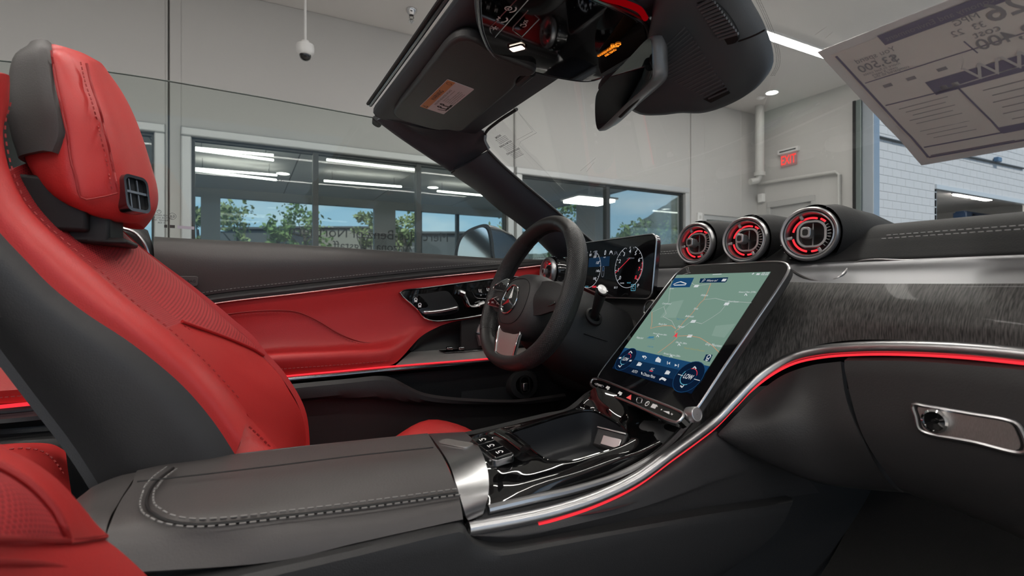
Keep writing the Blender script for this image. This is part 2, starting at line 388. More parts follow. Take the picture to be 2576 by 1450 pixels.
# back wall: tilt-up panels with open joints, cut for three windows and a door
XJ = [U(424, 300, Y=YB).x, U(1294, 300, Y=YB).x, U(1738, 300, Y=YB).x]
def xw(px): return U(px, 500, Y=YB).x
W = [(xw(388) - 3.0, xw(388), []), (xw(482), xw(1276), [795, 1055]), (xw(1312), xw(1722), [1532])]
ZS, FW = -.28, .085                               # sill height, width of the window frames
wb = sroot('wall_back'); T = .2
def wpiece(x0, x1, z0, z1): MB().bb(x0, x1, YB, YB + T, z0, z1).build('panel', M_wall, wb, smooth=False, bevel=.006, seg=1)
G = .008
D2 = (xw(1772), xw(1864), .0 + 185 / 1300 * 8.1)   # glazed door further along the wall
edges = [(-8.2, W[0][0] - FW, W[0][1] + FW, XJ[0] - G), (XJ[0] + G, W[1][0] - FW, W[1][1] + FW, XJ[1] - G), (XJ[1] + G, W[2][0] - FW, W[2][1] + FW, XJ[2] - G)]
for x0, a, b, x1 in edges:
    wpiece(x0, a, FLOOR, ZC); wpiece(b, x1, FLOOR, ZC); wpiece(a, b, ZT + FW, ZC); wpiece(a, b, FLOOR, ZS - FW)
wpiece(XJ[2] + G, D2[0], FLOOR, ZC); wpiece(D2[1], XE + .1, FLOOR, ZC); wpiece(D2[0], D2[1], D2[2], ZC)
for x in XJ: MB().bb(x - G, x + G, YB + .05, YB + T, FLOOR, ZC).build('joint', M_joint, wb, smooth=False)
for i, (x0, x1, mu) in enumerate(W):
    wr = sroot('window_%d' % (i + 1))
    m = MB(); m.bb(x0 - FW, x1 + FW, YB - .03, YB + .15, ZT, ZT + FW); m.bb(x0 - FW, x1 + FW, YB - .03, YB + .15, ZS - FW, ZS)
    m.bb(x0 - FW, x0, YB - .03, YB + .15, ZS, ZT); m.bb(x1, x1 + FW, YB - .03, YB + .15, ZS, ZT)
    m.build('window_frame', M_frame, wr, smooth=False, bevel=.012)
    m = MB(); m.bb(x0, x1, YB + .03, YB + .09, ZT - .03, ZT); m.bb(x0, x0 + .025, YB + .03, YB + .09, ZS, ZT - .03); m.bb(x1 - .025, x1, YB + .03, YB + .09, ZS, ZT - .03)
    m.build('gasket', M_mull, wr, smooth=False)
    xs = [x0] + [xw(q) for q in mu] + [x1]
    for a, b in zip(xs[:-1], xs[1:]): MB().bb(a + .005, b - .005, YB + .055, YB + .063, ZS, ZT).build('pane', M_pane, wr, smooth=False)
    for x in xs[1:-1]: MB().bb(x - .028, x + .028, YB + .02, YB + .10, ZS, ZT).build('mullion', M_mull, wr, smooth=False)
d2 = sroot('door_2')
m = MB(); m.bb(D2[0], D2[1], YB + .02, YB + .12, D2[2] - .07, D2[2]); m.bb(D2[0], D2[0] + .07, YB + .02, YB + .12, FLOOR, D2[2] - .07); m.bb(D2[1] - .07, D2[1], YB + .02, YB + .12, FLOOR, D2[2] - .07); m.build('door_frame', M_frame, d2, smooth=False)
MB().bb(D2[0] + .07, D2[1] - .07, YB + .10, YB + .11, FLOOR, D2[2] - .07).build('pane', M_pane, d2, smooth=False)
m = MB(); m.bb(D2[0] + .15, D2[0] + .42, YB - .03, YB + .05, D2[2] - .2, D2[2] - .13); m.tube([V((D2[0] + .3, YB - .05, D2[2] - .12)), V((D2[0] + .62, YB - .12, D2[2] - .2)), V((D2[0] + .2, YB - .04, D2[2] - .27))], .012, 6); m.build('door_closer', M_dch, d2)

# exit wall with its door, then the open roll-up bay
DY0, DY1, DZ = 4.80, 5.60, 1.40; OY, OZ = 3.98, 2.62
we = sroot('wall_exit')
for y0, y1, z0, z1 in ((DY1, YB, FLOOR, ZC), (4.24, DY0, FLOOR, ZC), (DY0, DY1, DZ, ZC), (-5.2, 4.24, OZ, ZC), (-6.2, -5.2, FLOOR, ZC)):
    MB().bb(XE, XE + .15, y0, y1, z0, z1).build('panel', M_wall, we, smooth=False)
M_post = mat('galvanised_post', (.42, .47, .52, 1), .35, .4); M_track = mat('green_grey_track', (.20, .24, .235, 1), .4, .5)
t = thing('door_jamb', 'pale blue galvanised jamb post at the edge of the open bay door', 'post', (XE, 4.1, FLOOR))
MB().bb(XE - .02, XE + .13, OY, 4.13, FLOOR, OZ).build('post', M_post, t, smooth=False, bevel=.01)
MB().bb(XE - .05, XE + .02, 4.13, 4.20, FLOOR, OZ).build('track', M_track, t, smooth=False, bevel=.006)
MB().bb(XE - .06, XE, 4.20, 4.235, FLOOR, OZ).build('seal', M_rub, t, smooth=False)
d1 = sroot('door_1')
m = MB(); m.bb(XE - .03, XE + .1, DY0, DY1, DZ - .09, DZ); m.bb(XE - .03, XE + .1, DY0, DY0 + .06, FLOOR, DZ - .09); m.bb(XE - .03, XE + .1, DY1 - .06, DY1, FLOOR, DZ - .09); m.build('door_frame', M_door, d1, smooth=False, bevel=.008)
m = MB(); a, b = DY0 + .06, DY1 - .06
m.bb(XE + .02, XE + .06, a, b, DZ - .30, DZ - .09); m.bb(XE + .02, XE + .06, a, a + .12, FLOOR, DZ - .3); m.bb(XE + .02, XE + .06, b - .12, b, FLOOR, DZ - .3); m.bb(XE + .02, XE + .06, a, b, FLOOR, .2); m.build('leaf', M_door, d1, smooth=False)
MB().bb(XE + .035, XE + .045, a + .12, b - .12, .2, DZ - .3).build('pane', M_pane, d1, smooth=False)
struct(MB().bb(-8.2, -8.0, -6.2, YB, FLOOR, ZC), 'wall_rear', M_wall)
wf = sroot('wall_front')                            # the glazed bay doors on the camera's side of the room
for x0, x1, z0, z1 in ((-8, -6.6, FLOOR, ZC), (-2.6, -2.0, FLOOR, ZC), (2.0, 2.6, FLOOR, ZC), (6.6, 7.6, FLOOR, ZC), (-8, 7.6, 2.55, ZC)):
    MB().bb(x0, x1, -6.2, -6.0, z0, z1).build('panel', M_wall, wf, smooth=False)

# ceiling fittings
for i, (y, x0, x1, lab) in enumerate(((U(1937, 85, Z=ZC).y, 3.0, U(2090, 145, Z=ZC).x, 'long white ceiling light strip beside the hanging price sheet'), (1.75, -5.5, 6.2, 'long ceiling light strip above the driver side'), (-.75, -5.5, 6.2, 'long ceiling light strip above the passenger side'), (-3.4, -5.5, 6.2, 'long ceiling light strip near the bay doors'))):
    t = thing('ceiling_light', lab, 'light', ((x0 + x1) / 2, y, ZC), 'linear ceiling lights')
    MB().bb(x0, x1, y - .07, y + .07, ZC - .03, ZC).build('housing', M_bwht, t, smooth=False)
    MB().bb(x0 + .02, x1 - .02, y - .055, y + .055, ZC - .035, ZC - .028).build('diffuser', M_lamp, t, smooth=False)
c = U(1942, 232, Z=ZC)
t = thing('downlight', 'small round white downlight in the ceiling above the exit sign', 'light', c)
f = Fr(c, (1, 0, 0), (0, 1, 0), (0, 0, -1))
MB().ring(f.pts(circ(.105, 28)), f.pts(circ(.08, 28)), f.n * .012).build('trim_ring', M_bwht, t)
MB().fprism(f, circ(.08, 28), .001, .006).build('diffuser', M_lamp, t, smooth=False)
c = U(1914, 245, Z=ZC); f = Fr(c, (1, 0, 0), (0, 1, 0), (0, 0, -1))
tag(MB().lathe([(.06, 0), (.06, .01), (.035, .03), (0.001, .035)], f, 20).build('smoke_detector', M_bwht), 'small white detector on the ceiling next to the round downlight', 'detector')
# security camera on its drop rod
c = U(768, 130, D=4.6); f = Fr(c, (1, 0, 0), (0, 1, 0), (0, 0, 1))
t = thing('security_camera', 'white dome security camera hanging from the ceiling on a thin rod', 'camera', c)
MB().tube([f(0, 0, .06), V((c.x, c.y, ZC))], .011, 8).build('rod', M_bwht, t)
MB().lathe([(.03, .095), (.04, .07), (.072, .06), (.076, .03), (.074, -.005), (.055, -.03), (.05, -.032)], f, 28).build('housing', M_bwht, t)
MB().lathe([(.05, -.028), (.049, -.045), (.04, -.065), (.022, -.078), (.001, -.082)], f, 24).build('dome', M_pia, t)
c = U(1035, 24, Z=ZC); f = Fr(c, (1, 0, 0), (0, 1, 0), (0, 0, -1))
t = thing('sprinkler', 'chrome fire sprinkler head on the ceiling left of the visor', 'sprinkler', c)
MB().lathe([(.06, 0), (.058, .02), (.035, .05), (.025, .06)], f, 20).build('escutcheon', M_chr, t)
m = MB()
for a in (-.022, .022): m.tube([f(a, 0, .05), f(a, 0, .09), f(a * .3, 0, .115)], .006, 6)
m.build('frame_arms', M_chr, t); MB().lathe([(.012, .10), (.034, .125), (.034, .130), (.004, .145)], f, 16).build('deflector', M_chr, t)

# exit sign, pipe, conduit, small boxes
t = thing('exit_sign', 'red EXIT sign hanging from a white bracket on the grey wall', 'sign', (XE, 5.2, 1.9))
a, b = U(1962, 372, X=XE), U(2013, 365, X=XE); c = (a + b) / 2; c.z = 2.06
f = Fr((XE, c.y, c.z), (0, -1, 0), (0, 0, 1), (-1, 0, 0)); wd = (a - b).length
MB().fbox(f, 0, .10, .03, wd, .07, .06).build('bracket', M_bwht, t, smooth=False, bevel=.006)
MB().fbox(f, 0, .10, .062, wd * .8, .02, .004).build('slot', M_mull, t, smooth=False)
M_sgn = glow('exit_plate', (.55, .28, .27, 1), .55); M_exr = glow('exit_letters', (1, .04, .03, 1), 1.5)
MB().fbox(f, 0, -.035, .03, wd * .80, .20, .008).build('plate', M_sgn, t, smooth=False)
MB().text(f, 'EXIT', .20, 0, -.035, .036, bold=.012, sx=.62).build('lettering', M_exr, t, smooth=False)
t = thing('standpipe', 'grey painted pipe running down the corner beside the exit wall', 'pipe', (XE - .2, YB - .15, 1.8))
p = U(1911, 300, D=8.25); zb = 285 / 1300 * 8.25
MB().tube([V((p.x, p.y, ZC - .002)), V((p.x, p.y, zb))], .068, 16).build('riser', M_pipe, t)
m = MB(); m.tube([V((p.x, p.y, zb + .04)), V((p.x, p.y, zb - .02))], .085, 16); m.tube([V((p.x, p.y, zb)), V((p.x - .03, p.y + .02, zb - .09)), V((p.x - .16, p.y + .05, zb - .12))], .05, 12); m.build('elbow', M_pipe, t)
q = V((p.x - .04, p.y + .02, zb - .08)); e1 = U(1907, 462, X=XE - .05); e2 = U(2112, 431, X=XE - .05)
MB().tube([q, V((q.x, q.y, e1.z + .05)), V((XE - .05, e1.y, e1.z)), V((XE - .05, (e1.y + e2.y) / 2, (e1.z + e2.z) / 2)), V((XE - .05, e2.y + .05, e2.z)), V((XE - .05, e2.y, e2.z - .05)), V((XE - .05, e2.y, FLOOR))], .026, 10).build('conduit', M_pipe, t)
c = U(1758, 548, Y=YB)
t = thing('wall_thermostat', 'small white thermostat on the back wall beside the glazed door', 'thermostat', c)
MB().bb(c.x - .05, c.x + .05, YB - .03, YB, c.z - .075, c.z + .075).build('case', M_bwht, t, smooth=False, bevel=.008); MB().bb(c.x - .02, c.x + .02, YB - .034, YB - .03, c.z - .02, c.z + .03).build('dial', M_pipe, t, smooth=False)
c = U(1919, 499, X=XE)
tag(MB().bb(XE - .07, XE, c.y - .05, c.y + .05, c.z - .07, c.z + .07).build('motion_sensor', M_bwht, bevel=.01), 'small white sensor box on the exit wall beside the door frame', 'sensor')

# showroom seen through the windows
ZR, YF, XS = 2.68, 16.0, 8.5
struct(MB().bb(-12, XS + .2, YB + T, YF + .2, FLOOR - .1, FLOOR), 'floor_showroom', M_conc)
rc = sroot('ceiling_showroom')
for i in range(8):
    for j in range(4):
        x0 = -11.5 + i * 2.5; y0 = YB + T + .02 + j * 2.5
        MB().bb(x0 + .012, min(x0 + 2.488, XS + .2), y0 + .012, y0 + 2.488, ZR, ZR + .03).build('panel', M_ceil, rc, smooth=False)
MB().bb(-12, XS + .2, YB + T, YF + .2, ZR + .03, ZR + .1).build('backing', M_joint, rc, smooth=False)
struct(MB().bb(-12, -11.8, YB + T, YF, FLOOR, ZR), 'wall_showroom_side', M_wall)
wfar = sroot('wall_far')
def xf(px): return U(px, 520, Y=YF).x
ops = [(-9.0, xf(505)), (xf(554), xf(942)), (xf(995), xf(1268))]; ZF = 2.45
xs = [-12] + [v for o_ in ops for v in o_] + [XS + .2]
for a, b in zip(xs[::2], xs[1::2]): MB().bb(a, b, YF, YF + .2, FLOOR, ZR).build('panel', M_wall, wfar, smooth=False)
for a, b in ops:
    MB().bb(a, b, YF, YF + .2, ZF, ZR).build('panel', M_wall, wfar, smooth=False)
    MB().bb(a, b, YF + .05, YF + .06, FLOOR, ZF).build('pane', M_pane, wfar, smooth=False)
for px in (1058, 1152): MB().bb(xf(px) - .05, xf(px) + .05, YF, YF + .15, FLOOR, ZF).build('mullion', M_mull, wfar, smooth=False)
we2 = sroot('wall_showroom_end')
for px0, px1 in ((1472, 1520),):
    y0, y1 = U(px1, 500, X=XS).y, U(px0, 500, X=XS).y
    MB().bb(XS - .3, XS + .2, y0, y1, FLOOR, ZR).build('column', M_wall, we2, smooth=False)
MB().bb(XS, XS + .2, YB + T, YF, 2.5, ZR).build('header', M_wall, we2, smooth=False)
MB().bb(XS + .05, XS + .06, YB + T, YF, FLOOR, 2.5).build('pane', M_pane, we2, smooth=False)
LL = [(485, 372, 688, 391), (485, 376, 688, 403), (487, 424, 697, 441), (487, 428, 695, 453), (822, 402, 1050, 428), (815, 455, 1010, 470), (1100, 481, 1215, 492)]
for i, (a, b, c, d) in enumerate(LL):
    p, q = U(a, b, Z=2.45), U(c, d, Z=2.45)
    t = thing('pendant_light', ['upper of two crossing light bars behind the left window pane', 'lower bar of the upper crossing pair behind the left window pane', 'upper bar of the lower crossing pair behind the left pane', 'lowest light bar behind the left window pane', 'long upper light bar behind the middle window pane', 'lower light bar behind the middle window pane', 'light bar behind the right pane next to the pillar'][i], 'light', (p + q) / 2, 'showroom light bars')
    MB().tube([p, q], .022, 6).build('diffuser', M_lampb, t)
    m = MB()
    for s_ in (.1, .9): z_ = lerp(p, q, s_); m.tube([z_, V((z_.x, z_.y, ZR))], .004, 5)
    m.build('cable', M_mull, t)
for i, (px, py) in enumerate(((712, 436), (723, 503), (1017, 523), (1089, 471), (1167, 534))):
    c = U(px, py, Z=ZR); f = Fr(c + V((0, 0, .004)), (1, 0, 0), (0, 1, 0), (0, 0, -1))
    t = thing('showroom_downlight', ['round downlight at the tip of the crossing bars in the showroom', 'round downlight low above the trees in the left window pane', 'round downlight low in the middle window pane', 'round downlight in the right window pane', 'lowest round downlight in the right window pane'][i], 'light', c, 'showroom downlights')
    MB().ring(f.pts(circ(.17, 24)), f.pts(circ(.14, 24)), f.n * .02).build('trim_ring', M_bwht, t)
    MB().fprism(f, circ(.14, 24), .001, .012).build('diffuser', M_lampb, t, smooth=False)
p = U(1482, 510, X=6.5)
t = thing('showroom_panel_light', 'square white panel light hanging behind the window beyond the steering wheel', 'light', p)
MB().bb(p.x - .45, p.x + .45, p.y - .3, p.y + .3, p.z, p.z + .05).build('diffuser', M_lampb, t, smooth=False)
MB().bb(p.x - .5, p.x + .5, p.y - .35, p.y + .35, p.z + .05, p.z + .09).build('housing', M_bwht, t, smooth=False)
MB().tube([V((p.x, p.y, p.z + .09)), V((p.x, p.y, ZR - .002))], .02, 8).build('stem', M_bwht, t)
# dealer name on the far glass, seen from inside
f = Fr((U(890, 590, Y=YF - .02).x, YF - .02, 0), (1, 0, 0), (0, 0, 1), (0, -1, 0))
m = MB(); z1 = 138 / 1300 * 15.6; m.text(f, 'Mercedes-Benz of Northern', .42, .6, z1, 0, flip=True); m.text(f, 'Arizona Flagstaff', .36, .6, z1 - .38, 0, flip=True)
tag(m.build('window_lettering', M_mull, smooth=False), 'dark dealer name lettering seen mirrored on the far showroom glass', 'lettering')

# outdoors: trees, hills, low buildings
M_leaf = mat('leaves', (.17, .25, .08, 1), .7, var=.45, scale=2.2); M_leaf2 = mat('pale_leaves', (.30, .34, .15, 1), .7, var=.4, scale=2.5); M_bark = mat('bark', (.10, .08, .06, 1), .9)
M_hill = mat('wooded_hill', (.075, .085, .06, 1), .95, var=.6, scale=.09); M_bld = mat('tan_building', (.30, .26, .22, 1), .8); M_bld2 = mat('dark_building', (.10, .10, .105, 1), .8)
rnd = random.Random(7)
def tree(px, top, D, wpx, m, lab):
    c = U(px, 725, D=D); h = (725 - top) / FPX * D; w_ = wpx / FPX * D / 2; base = V((c.x, c.y, FLOOR - .12))
    t = thing('tree', lab, 'tree', base, 'trees beyond the showroom')
    tr = MB(); tr.tube([base, base + V((.1, 0, (h - FLOOR) * .5)), base + V((0, .1, (h - FLOOR) * .8))], [.16, .11, .05], 7)
    for k in range(7):
        a = k * 2.4; z0 = base.z + (h - FLOOR) * (.35 + .06 * k); tr.tube([V((c.x, c.y, z0)), V((c.x + w_ * .6 * math.cos(a), c.y + w_ * .6 * math.sin(a), z0 + .8))], [.05, .02], 5)
    tr.build('trunk', M_bark, t)
    lv = MB(); clumps = [V((c.x, c.y, h - .1)) + V((rnd.uniform(-.75, .75) * w_, rnd.uniform(-.75, .75) * w_, -abs(rnd.gauss(0, .33)) * (h - FLOOR) * .8)) for _ in range(18)]
    for cl in clumps:
        cr = w_ * rnd.uniform(.22, .42)
        for _ in range(34):
            p = cl + V((rnd.gauss(0, .5), rnd.gauss(0, .5), rnd.gauss(0, .5))) * cr; s_ = rnd.uniform(.07, .15) * D / 24
            a = V((rnd.gauss(0, 1), rnd.gauss(0, 1), rnd.gauss(0, 1))).normalized(); b = a.cross(V((rnd.gauss(0, 1), rnd.gauss(0, 1), 1))).normalized()
            lv.add([p - a * s_, p + b * s_ * .6, p + a * s_, p - b * s_ * .6], [(0, 1, 2, 3)])
    lv.build('foliage', m, t, smooth=False, kind='stuff', fix=False)
for a in ((497, 519, 24, 60, M_leaf2, 'narrow pale tree at the left edge of the big window'), (596, 514, 25, 105, M_leaf2, 'pale leafy tree in the left of the big window'), (765, 519, 26, 130, M_leaf, 'broad green tree behind the window mullion'), (700, 554, 30, 80, M_leaf, 'low green tree left of the window mullion'), (915, 534, 25, 60, M_leaf2, 'sparse tree at the right of the middle pane'), (1020, 544, 25, 90, M_leaf2, 'pale tree right of the inner showroom column'), (1110, 599, 34, 60, M_leaf, 'small distant tree in the right window pane'), (1235, 569, 25, 110, M_leaf2, 'pale tree above the door mirror'), (1425, 494, 27, 130, M_leaf, 'tall willow like tree behind the steering wheel'), (1385, 534, 34, 80, M_leaf, 'tree low behind the windshield pillar'), (1625, 564, 24, 150, M_leaf, 'rounded green tree below the hill'), (1705, 574, 26, 90, M_leaf2, 'pale tree at the right end of the window'), (1545, 614, 30, 70, M_leaf, 'low tree behind the instrument display')):
    tree(*a)
ridge = [(1330, 640), (1450, 625), (1520, 604), (1560, 590), (1600, 563), (1640, 538), (1680, 512), (1722, 488), (1790, 470), (1900, 480), (2100, 560)]
top = [U(a, b, D=190) for a, b in ridge]; bot = [V((p.x, p.y, FLOOR - 1)) for p in [U(a, 725, D=120) for a, b in ridge]]; back = [V((p.x * 1.25, p.y * 1.25, FLOOR - 1)) for p in top]
m = MB(); T_ = spl(top, 60); B_ = spl(bot, 60); K_ = spl(back, 60); rows = []
for s_ in np.linspace(0, 1, 14): rows.append([lerp(B_[i], T_[i], s_) + V((rnd.uniform(-1, 1), rnd.uniform(-1, 1), rnd.uniform(-1, .6) * 2)) * (1 if 0 < s_ < 1 else .25) for i in range(60)])
rows.append(K_); m.grid(rows); tag(m.build('hill', M_hill, smooth=True, angle=80, fix=False), 'wooded mountain slope seen through the window right of the steering wheel', 'mountain')
def building(px0, px1, top, D, m, lab):
    a, b = U(px0, 725, D=D), U(px1, 725, D=D * 1.0); h = (725 - top) / FPX * D; u = (b - a); u.z = 0; n = V((-u.y, u.x, 0)).normalized()
    t = thing('building', lab, 'building', V((a.x, a.y, FLOOR)), 'low buildings beyond the showroom'); a.z = b.z = FLOOR - .12
    MB().prism([a, b, b + n * 6, a + n * 6], (0, 0, h - FLOOR)).build('walls', m, t, smooth=False)
    a2, b2 = a - u * .01, b + u * .01; a2.z = b2.z = h; MB().prism([a2 - n * .2, b2 - n * .2, b2 + n * 6.2, a2 + n * 6.2], (0, 0, .12)).build('roof_edge', M_bld2, t, smooth=False)
    w0, w1 = a + u * .12, a + u * .42
    for q in (w0, w1): q.z = FLOOR + (h - FLOOR) * .30
    MB().prism([w0 - n * .05, w1 - n * .05, w1 + n * .1, w0 + n * .1], (0, 0, (h - FLOOR) * .35)).build('shop_window', M_mull, t, smooth=False)
building(545, 700, 577, 32, M_bld2, 'low dark building behind the left of the showroom'); building(705, 1005, 574, 40, M_bld, 'low tan building behind the window lettering'); building(1010, 1330, 588, 33, M_bld2, 'low dark building above the door mirror')

# block wall and service bay outside the roll-up door
YW = 7.0; M_blkk = mat('concrete_block', (.52, .52, .52, 1), .9, bump=.8, scale=60, var=.15); M_mort = mat('mortar', (.60, .59, .57, 1), .9)
c = U(2356, 465, Y=YW); BX0, BZ1 = c.x, c.z; wblk = sroot('wall_block')
BX1, BZT = BX0 + 6.2, 5.2; XB0 = 12.6
for x0, x1, z0, z1 in ((XE + .3, BX0 - .01, FLOOR, BZT), (BX0 - .01, BX1, BZ1 + .01, BZT), (BX1, 34, FLOOR, BZT)):
    MB().bb(x0, x1, YW + .009, YW + .3, z0, z1).build('mortar_bed', M_mort, wblk, smooth=False)
shared = {}
def block(x0, x1, z):
    k = round(x1 - x0, 3)
    if k not in shared:
        shared[k] = MB().bb(.006, k - .006, 0, .06, .006, .194).build('block', M_blkk, wblk, smooth=False, bevel=.004, seg=1); o = shared[k]
    else:
        o = shared[k].copy(); COL.objects.link(o)
    o.location = (x0, YW, z)
zr = BZ1 - .2 * 8
for r in range(24):
    z = zr + r * .2; x = XB0 - (.2 if r % 2 else 0)
    while x < 23.0:
        x1 = x + .4
        if z + .1 < BZ1:
            if x >= BX0: break
            x1 = min(x1, BX0)
        if r < 18 or x > 15.5:
            if x1 - x > .05 and len(wblk.children) < 305: block(x, x1, z)
        x += .4
t = thing('conduit_line', 'dark cable run fixed along the block wall above the bay opening', 'cable', (14, YW, BZ1 + .8))
MB().tube([U(2195, 340, Y=YW - .032), U(2260, 356, Y=YW - .032), U(2440, 395, Y=YW - .032), U(2576, 424, Y=YW - .032)], .028, 8).build('cable', M_mull, t)
c = U(2510, 402, Y=YW - .08); MB().box(c, (.25, .12, .14)).build('clamp', mat('blue_steel', (.06, .12, .2, 1), .4), t, smooth=False, bevel=.02)
sb = sroot('service_bay')
MB().bb(BX0 - 3, BX1 + 3, YW + .3, YW + 4.5, 3.1, 3.2).build('ceiling', M_ceil, sb, smooth=False)
MB().bb(BX0 - 3, BX1 + 3, YW + 4.5, YW + 4.7, FLOOR, 3.1).build('wall', M_wall, sb, smooth=False); MB().bb(BX0 - 3, BX0 - 2.8, YW + .3, YW + 4.5, FLOOR, 3.1).build('wall', M_wall, sb, smooth=False); MB().bb(BX1 + 8.8, BX1 + 3, YW + .3, YW + 4.5, FLOOR, 3.1).build('wall', M_wall, sb, smooth=False)
MB().bb(BX0 - .1, BX1, YW - .05, YW + .1, BZ1 - .12, BZ1).build('lintel', M_frame, sb, smooth=False)
MB().bb(BX0 - .1, BX0 + .0, YW + .0, YW + .28, FLOOR, BZ1).build('jamb', M_frame, sb, smooth=False)
M_lift = mat('blue_lift_paint', (.02, .045, .10, 1), .35)
p = U(2428, 520, Y=YW + 2.2)
t = thing('car_lift', 'dark blue two post car lift inside the service bay', 'lift', (p.x, p.y, FLOOR))
MB().bb(p.x - .42, p.x - .06, p.y - .2, p.y + .2, FLOOR, 2.75).build('post', M_lift, t, smooth=False, bevel=.02); MB().bb(p.x + .14, p.x + .42, p.y - .15, p.y + .25, FLOOR, 2.75).build('post', M_lift, t, smooth=False, bevel=.02)
MB().bb(p.x - .4, p.x + 4.2, p.y - .15, p.y + .15, 2.62, 2.8).build('crossbeam', M_lift, t, smooth=False, bevel=.02)
for i, (px, py) in enumerate(((2371, 471), (2425, 494), (2470, 502))):
    c = U(px, py, Z=3.0); t = thing('bay_light', ['white tube light at the near edge of the service bay', 'white light above the blue lift post', 'small white light behind the blue lift beam'][i], 'light', c, 'service bay lights')
    MB().bb(c.x - .5, c.x + .5, c.y - .10, c.y + .10, 3.0, 3.04).build('diffuser', M_lamp, t, smooth=False); MB().bb(c.x - .55, c.x + .55, c.y - .13, c.y + .13, 3.04, 3.1).build('housing', M_bwht, t, smooth=False)

# ================================================================== THE CAR: seats, door, windshield frame
def U_mid(a, b, t=.5, off=V((0, 0, 0))): return lerp(a, b, t) + off
# ------------------------------------------------------------------ driver seat
def IX(n, k=11): return [int(round(q)) for q in np.linspace(0, n - 1, k)]
seat = thing('driver_seat', 'red leather driver seat with charcoal side shell and perforated backrest', 'seat', (.2, 1.02, FLOOR + .35))
C0 = [U(a, b, Y=.845) for a, b in ((-190, 420), (-180, 600), (-100, 740), (0, 878), (100, 1010), (180, 1115), (240, 1207), (300, 1310))]
C1 = [U(a, b, Y=.815) for a, b in ((-70, 215), (-105, 320), (-95, 430), (-50, 520), (0, 586), (62, 652), (130, 722), (215, 788), (330, 864), (450, 962), (530, 1052), (592, 1145), (640, 1230))]
C3 = [U(a, b, Y=.875) for a, b in ((25, 208), (22, 268), (8, 330), (25, 432), (62, 519), (110, 572), (178, 632), (248, 690), (331, 767), (414, 829), (497, 903), (560, 968), (600, 1014))]
C1t = spl(C1, 60); C0t = spl(C0, 60); C3t = spl(C3, 60)
m = MB(); m.patch([C0, [lerp(C0t[i], C1t[i], .35) + V((0, -.022, 0)) for i in IX(60)], [lerp(C0t[i], C1t[i], .8) + V((0, -.018, 0)) for i in IX(60)], C1], 50, 16, .012)
m.build('side_shell', M_blk, seat, label='charcoal leather side shell')
C1b = spl(C1[:12], 60)
m = MB(); m.patch([C1[:12], [lerp(C1b[i], C3t[i], .25) + V((.006, -.016, .006)) for i in IX(60)], [lerp(C1b[i], C3t[i], .65) + V((.012, -.010, .010)) for i in IX(60)], [q + V((0, 0, 0)) for q in C3]], 60, 18, .02)
m.build('side_bolster', M_red, seat)
L0 = [U(a, b, Y=.985) for a, b in ((95, 400), (140, 470), (190, 540), (248, 605), (290, 655), (352, 717), (414, 778), (455, 812))]
C5 = [U(a, b, Y=1.14) for a, b in ((215, 480), (235, 525), (257, 558), (290, 583), (372, 655), (414, 684), (526, 770), (580, 816), (640, 868), (660, 897))]
C3a = C3[3:10]; a_ = spl(C3a, 40); b_ = spl(L0, 40)
m = MB(); m.patch([C3a, [lerp(a_[i], b_[i], .5) + V((-.008, 0, -.004)) * (1 - .9 * (i / 39) ** 2) for i in IX(40)], L0], 50, 14, .012); m.build('centre_insert', M_redp, seat)
c_ = spl(C5, 40)
m = MB(); m.patch([L0, [lerp(b_[i], c_[i], .4) + V((.010, 0, .006)) * (1 - .6 * (i / 39) ** 4) for i in IX(40)], [lerp(b_[i], c_[i], .8) + V((.010, 0, .006)) * (1 - .6 * (i / 39) ** 4) for i in IX(40)], C5], 60, 20, .012); m.build('centre_insert', M_redp, seat)
seam = [a_[-1], lerp(a_[-1], b_[-1], .5) + V((-.0008, 0, -.0004)), b_[-1], lerp(b_[-1], c_[-1], .4) + V((.004, 0, .0024)), lerp(b_[-1], c_[-1], .8) + V((.004, 0, .0024)), c_[-1]]
rowsC = [seam, U3((497, 903, .875), (530, 897, .93), (570, 902, .985), (625, 918, 1.05), (670, 932, 1.10), (704, 945, 1.14)), U3((560, 968, .875), (610, 965, .95), (660, 970, 1.02), (728, 985, 1.13)), U3((600, 1014, .88), (650, 1020, .95), (700, 1030, 1.03), (757, 1038, 1.14)), U3((650, 1080, .89), (700, 1085, .98), (768, 1085, 1.14)), U3((705, 1145, .89), (735, 1150, .98), (770, 1150, 1.14))]
m = MB(); m.patch(rowsC, 40, 30, .015); m.build('lower_back_panel', M_red, seat)
MB().tube(spl([q + V((.002, -.002, .002)) for q in seam[2:]], 40), .0028, 8).build('piping', M_redd, seat)
far = [[q for q in [c_[i] for i in IX(40)]], [q + V((-.02, .06, 0)) for q in [c_[i] for i in IX(40)]], [q + V((-.12, .10, -.01)) for q in [c_[i] for i in IX(40)]]]
m = MB(); m.patch(far, 30, 12, .01); m.build('far_bolster', M_red, seat)
c5l = U3((660, 897, 1.14), (704, 945, 1.14), (757, 1038, 1.14), (770, 1150, 1.14))
m = MB(); m.patch([c5l, [q + V((-.03, .06, 0)) for q in c5l], [q + V((-.15, .10, 0)) for q in c5l]], 20, 10, .01); m.build('far_bolster', M_red, seat)
m = MB(); m.patch([C0, [q + V((-.02, .18, 0)) for q in C0], [q + V((0, .38, 0)) for q in C0]], 30, 12, .01); m.build('back_shell', M_blk, seat)
m = MB(); m.patch([U3((584, 1150, .812), (603, 1090, .845), (612, 1036, .875)), U3((650, 1165, .82), (650, 1110, .85), (650, 1075, .88)), U3((715, 1170, .83), (715, 1150, .85), (708, 1140, .88))], 16, 16, .01); m.build('lower_bolster', M_red, seat)
m = MB(); stitches(m, [q + V((.003, -.004, .004)) for q in C3[1:]], (.4, -.8, .4), .005, .005, .0016); m.build('stitching', M_thr, seat, smooth=False, kind='stuff')
